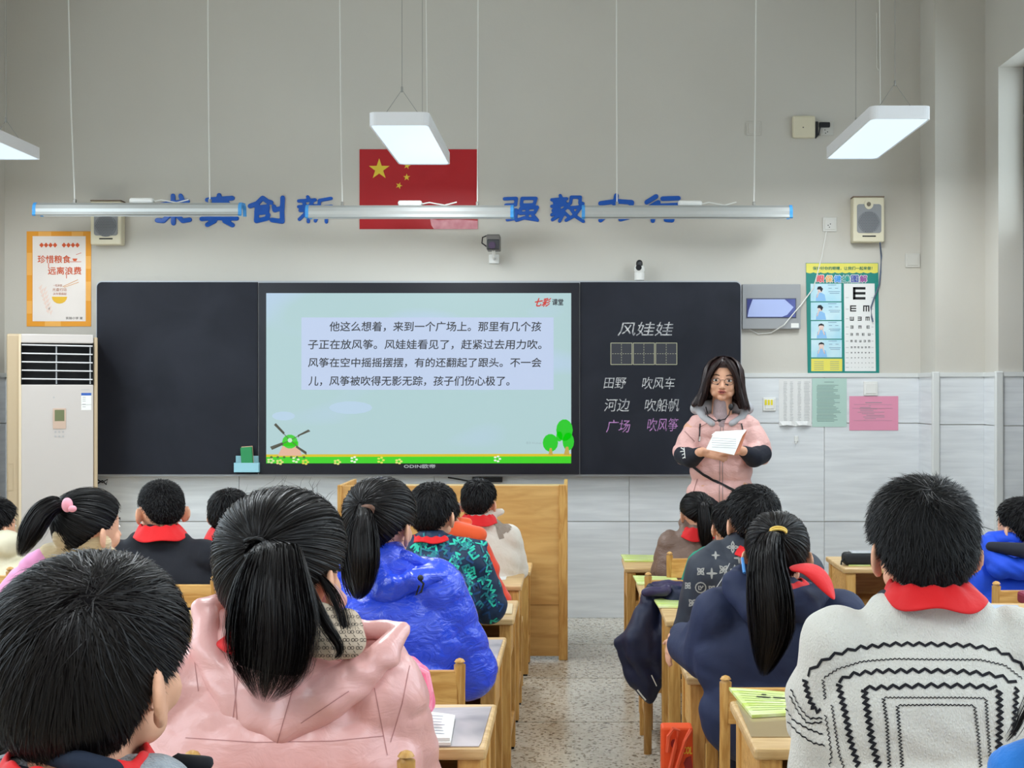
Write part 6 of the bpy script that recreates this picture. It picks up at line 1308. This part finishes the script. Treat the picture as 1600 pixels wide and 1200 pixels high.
    strokes_on(bv, [[(1090,748),(1084,768)], [(1176,742),(1180,762)], [(1092,668),(1112,658)], [(1132,662),(1160,662)], [(1085,690),(1070,674)]], 1.3, Z, .002, 3).build('seam', sd, root)
    strokes_on(bv, [[(1094,662),(1092,690)], [(1158,662),(1161,676)]], 2.0, Z, .004, 3).build('drawstring', black_pl, root)
    strokes_on(bv, [[(1093,682),(1092,689)]], 2.4, Z, .006, 2).build('drawstring_tip', white_pl, root)
    st = strokes_on(bv, [[(1084,730),(1100,742),(1122,754),(1146,766),(1165,776)]], 4.2, Z, .004, 3).build('bag_strap', mat('strap_black', (24,24,28), .6), root)
    # grey hood lining round the neck and turtleneck
    gm_ = mat('hood_grey', (176,176,180), .8); hb_ = MB(); 
    for a, b in (((1093,640,.02,7),(1098,652,-.03,6)), ((1098,652,-.03,6),(1113,662,-.075,5)), ((1165,640,.02,7),(1160,652,-.03,6)), ((1160,652,-.03,6),(1143,662,-.075,5)), ((1088,638,.03,10),(1128,634,.09,14)), ((1128,634,.09,14),(1168,638,.03,10))):
        hb_.cap(W(a[0],a[1],Z+a[2]), W(b[0],b[1],Z+b[2]), a[3]*s_, b[3]*s_)
    link('hood', melt(hb_, .006, 4), gm_, root, True)
    tn_ = MB().cap(W(1126,630,Z-.015), W(1126,652,Z-.02), 11.5*s_, 13*s_).cap(W(1126,652,Z-.03), W(1126,668,Z-.045), 12*s_, 9*s_); link('turtleneck', melt(tn_, .005, 3), mat('knit_mauve', (168,148,150), .85, bump=.5, bscale=120), root, True)
    # sleeve covers
    for i, (a, b, c) in enumerate((((1068,711,-.06,15.5),(1080,716,-.15,15),(1094,708,-.235,9.5)), ((1190,709,-.06,16),(1178,715,-.15,15.5),(1163,706,-.235,9.5)))):
        mb_ = MB().cap(W(a[0],a[1],Z+a[2]), W(b[0],b[1],Z+b[2]), a[3]*s_, b[3]*s_).cap(W(b[0],b[1],Z+b[2]), W(c[0],c[1],Z+c[2]), b[3]*s_, c[3]*s_)
        sl = link('sleeve_cover', melt(mb_, .005, 4), mat('sleeve_navy', (20,24,38), .75, bump=.3, bscale=30), root, True)
        if i == 0: strokes_on(bvh_of(sl), [[(1064,700),(1069,703)], [(1063,706),(1070,705)], [(1066,711),(1070,709)], [(1067,716),(1071,714)], [(1069,700),(1071,716)]], 1.6, Z, .002, 1).build('white_print', white_pl, root)
    # microphone
    MB().tube([W(1103,636,Z-.03), W(1106,650,Z-.07), W(1118,658,Z-.10), W(1133,655,Z-.12), W(1139,648,Z-.13), W(1141,640,Z-.13)], .003, 6).ell(W(1142,636,Z-.135), (.013,.013,.018), 8).ell(W(1124,657,Z-.11), (.010,.008,.007), 6).build('headset_microphone', black_pl, root, True)
    # long trousers and shoes
    tr = MB()
    for s in (-1, 1): x = root.location.x+s*.095; tr.cap((x, Z, .80), (x, Z-.01, .46), .105, .082).cap((x, Z-.01, .46), (x, Z, .11), .08, .066); MB().cap((x, Z+.02, .05), (x, Z-.15, .042), .046, .040, 6).rbox(x-.04, x+.04, Z-.19, Z+.06, 0, .02, .005).build('shoe', mat('shoe_dark', (46,46,52), .6), root, True)
    link('trousers', melt(tr, .012, 3), mat('trousers_black', (30,30,36), .8), root, True)
    # booklet
    bk = thing('booklet', 'open booklet held by the teacher, pages fanned', 'book', W(1135,700,Z-.36)); Zb = Z-.34
    def q(px, py, d): return W(px, py, Zb+d)
    cov = MB(); cov.prism([q(1104,702,-.06), q(1147,711,-.06), q(1160,681,.0), q(1115,679,.0)], (0,.012,.004)); cov.build('page_block', paper, bk)
    MB().prism([q(1112,680,.002), q(1118,675,.03), q(1166,672,.03), q(1160,681,.002)], (0,.004,.002)).build('page_block', paper, bk)
    MB().prism([q(1147,712,-.055), q(1156,705,-.03), q(1167,673,.035), q(1160,681,.0)], (0,.004,0)).prism([q(1115,680,.004), q(1118,677,.025), q(1160,681,.004), q(1140,684,-.005)], (0,-.003,0)).build('cover', mat('cover_orange', (190,116,84), .5), bk)
    gp = MB(); 
    for i in range(5): gp.add([q(1112+i*.2,684+i*3.5,-.02-.01*i-.004), q(1150,686+i*3.5,-.02-.01*i-.004), q(1150,686.7+i*3.5,-.02-.01*i-.004), q(1112,684.7+i*3.5,-.02-.01*i-.004)], [(0,1,2,3)])
    gp.build('print', mat('ink_pale', (196,198,204), .7), bk)
teacher()
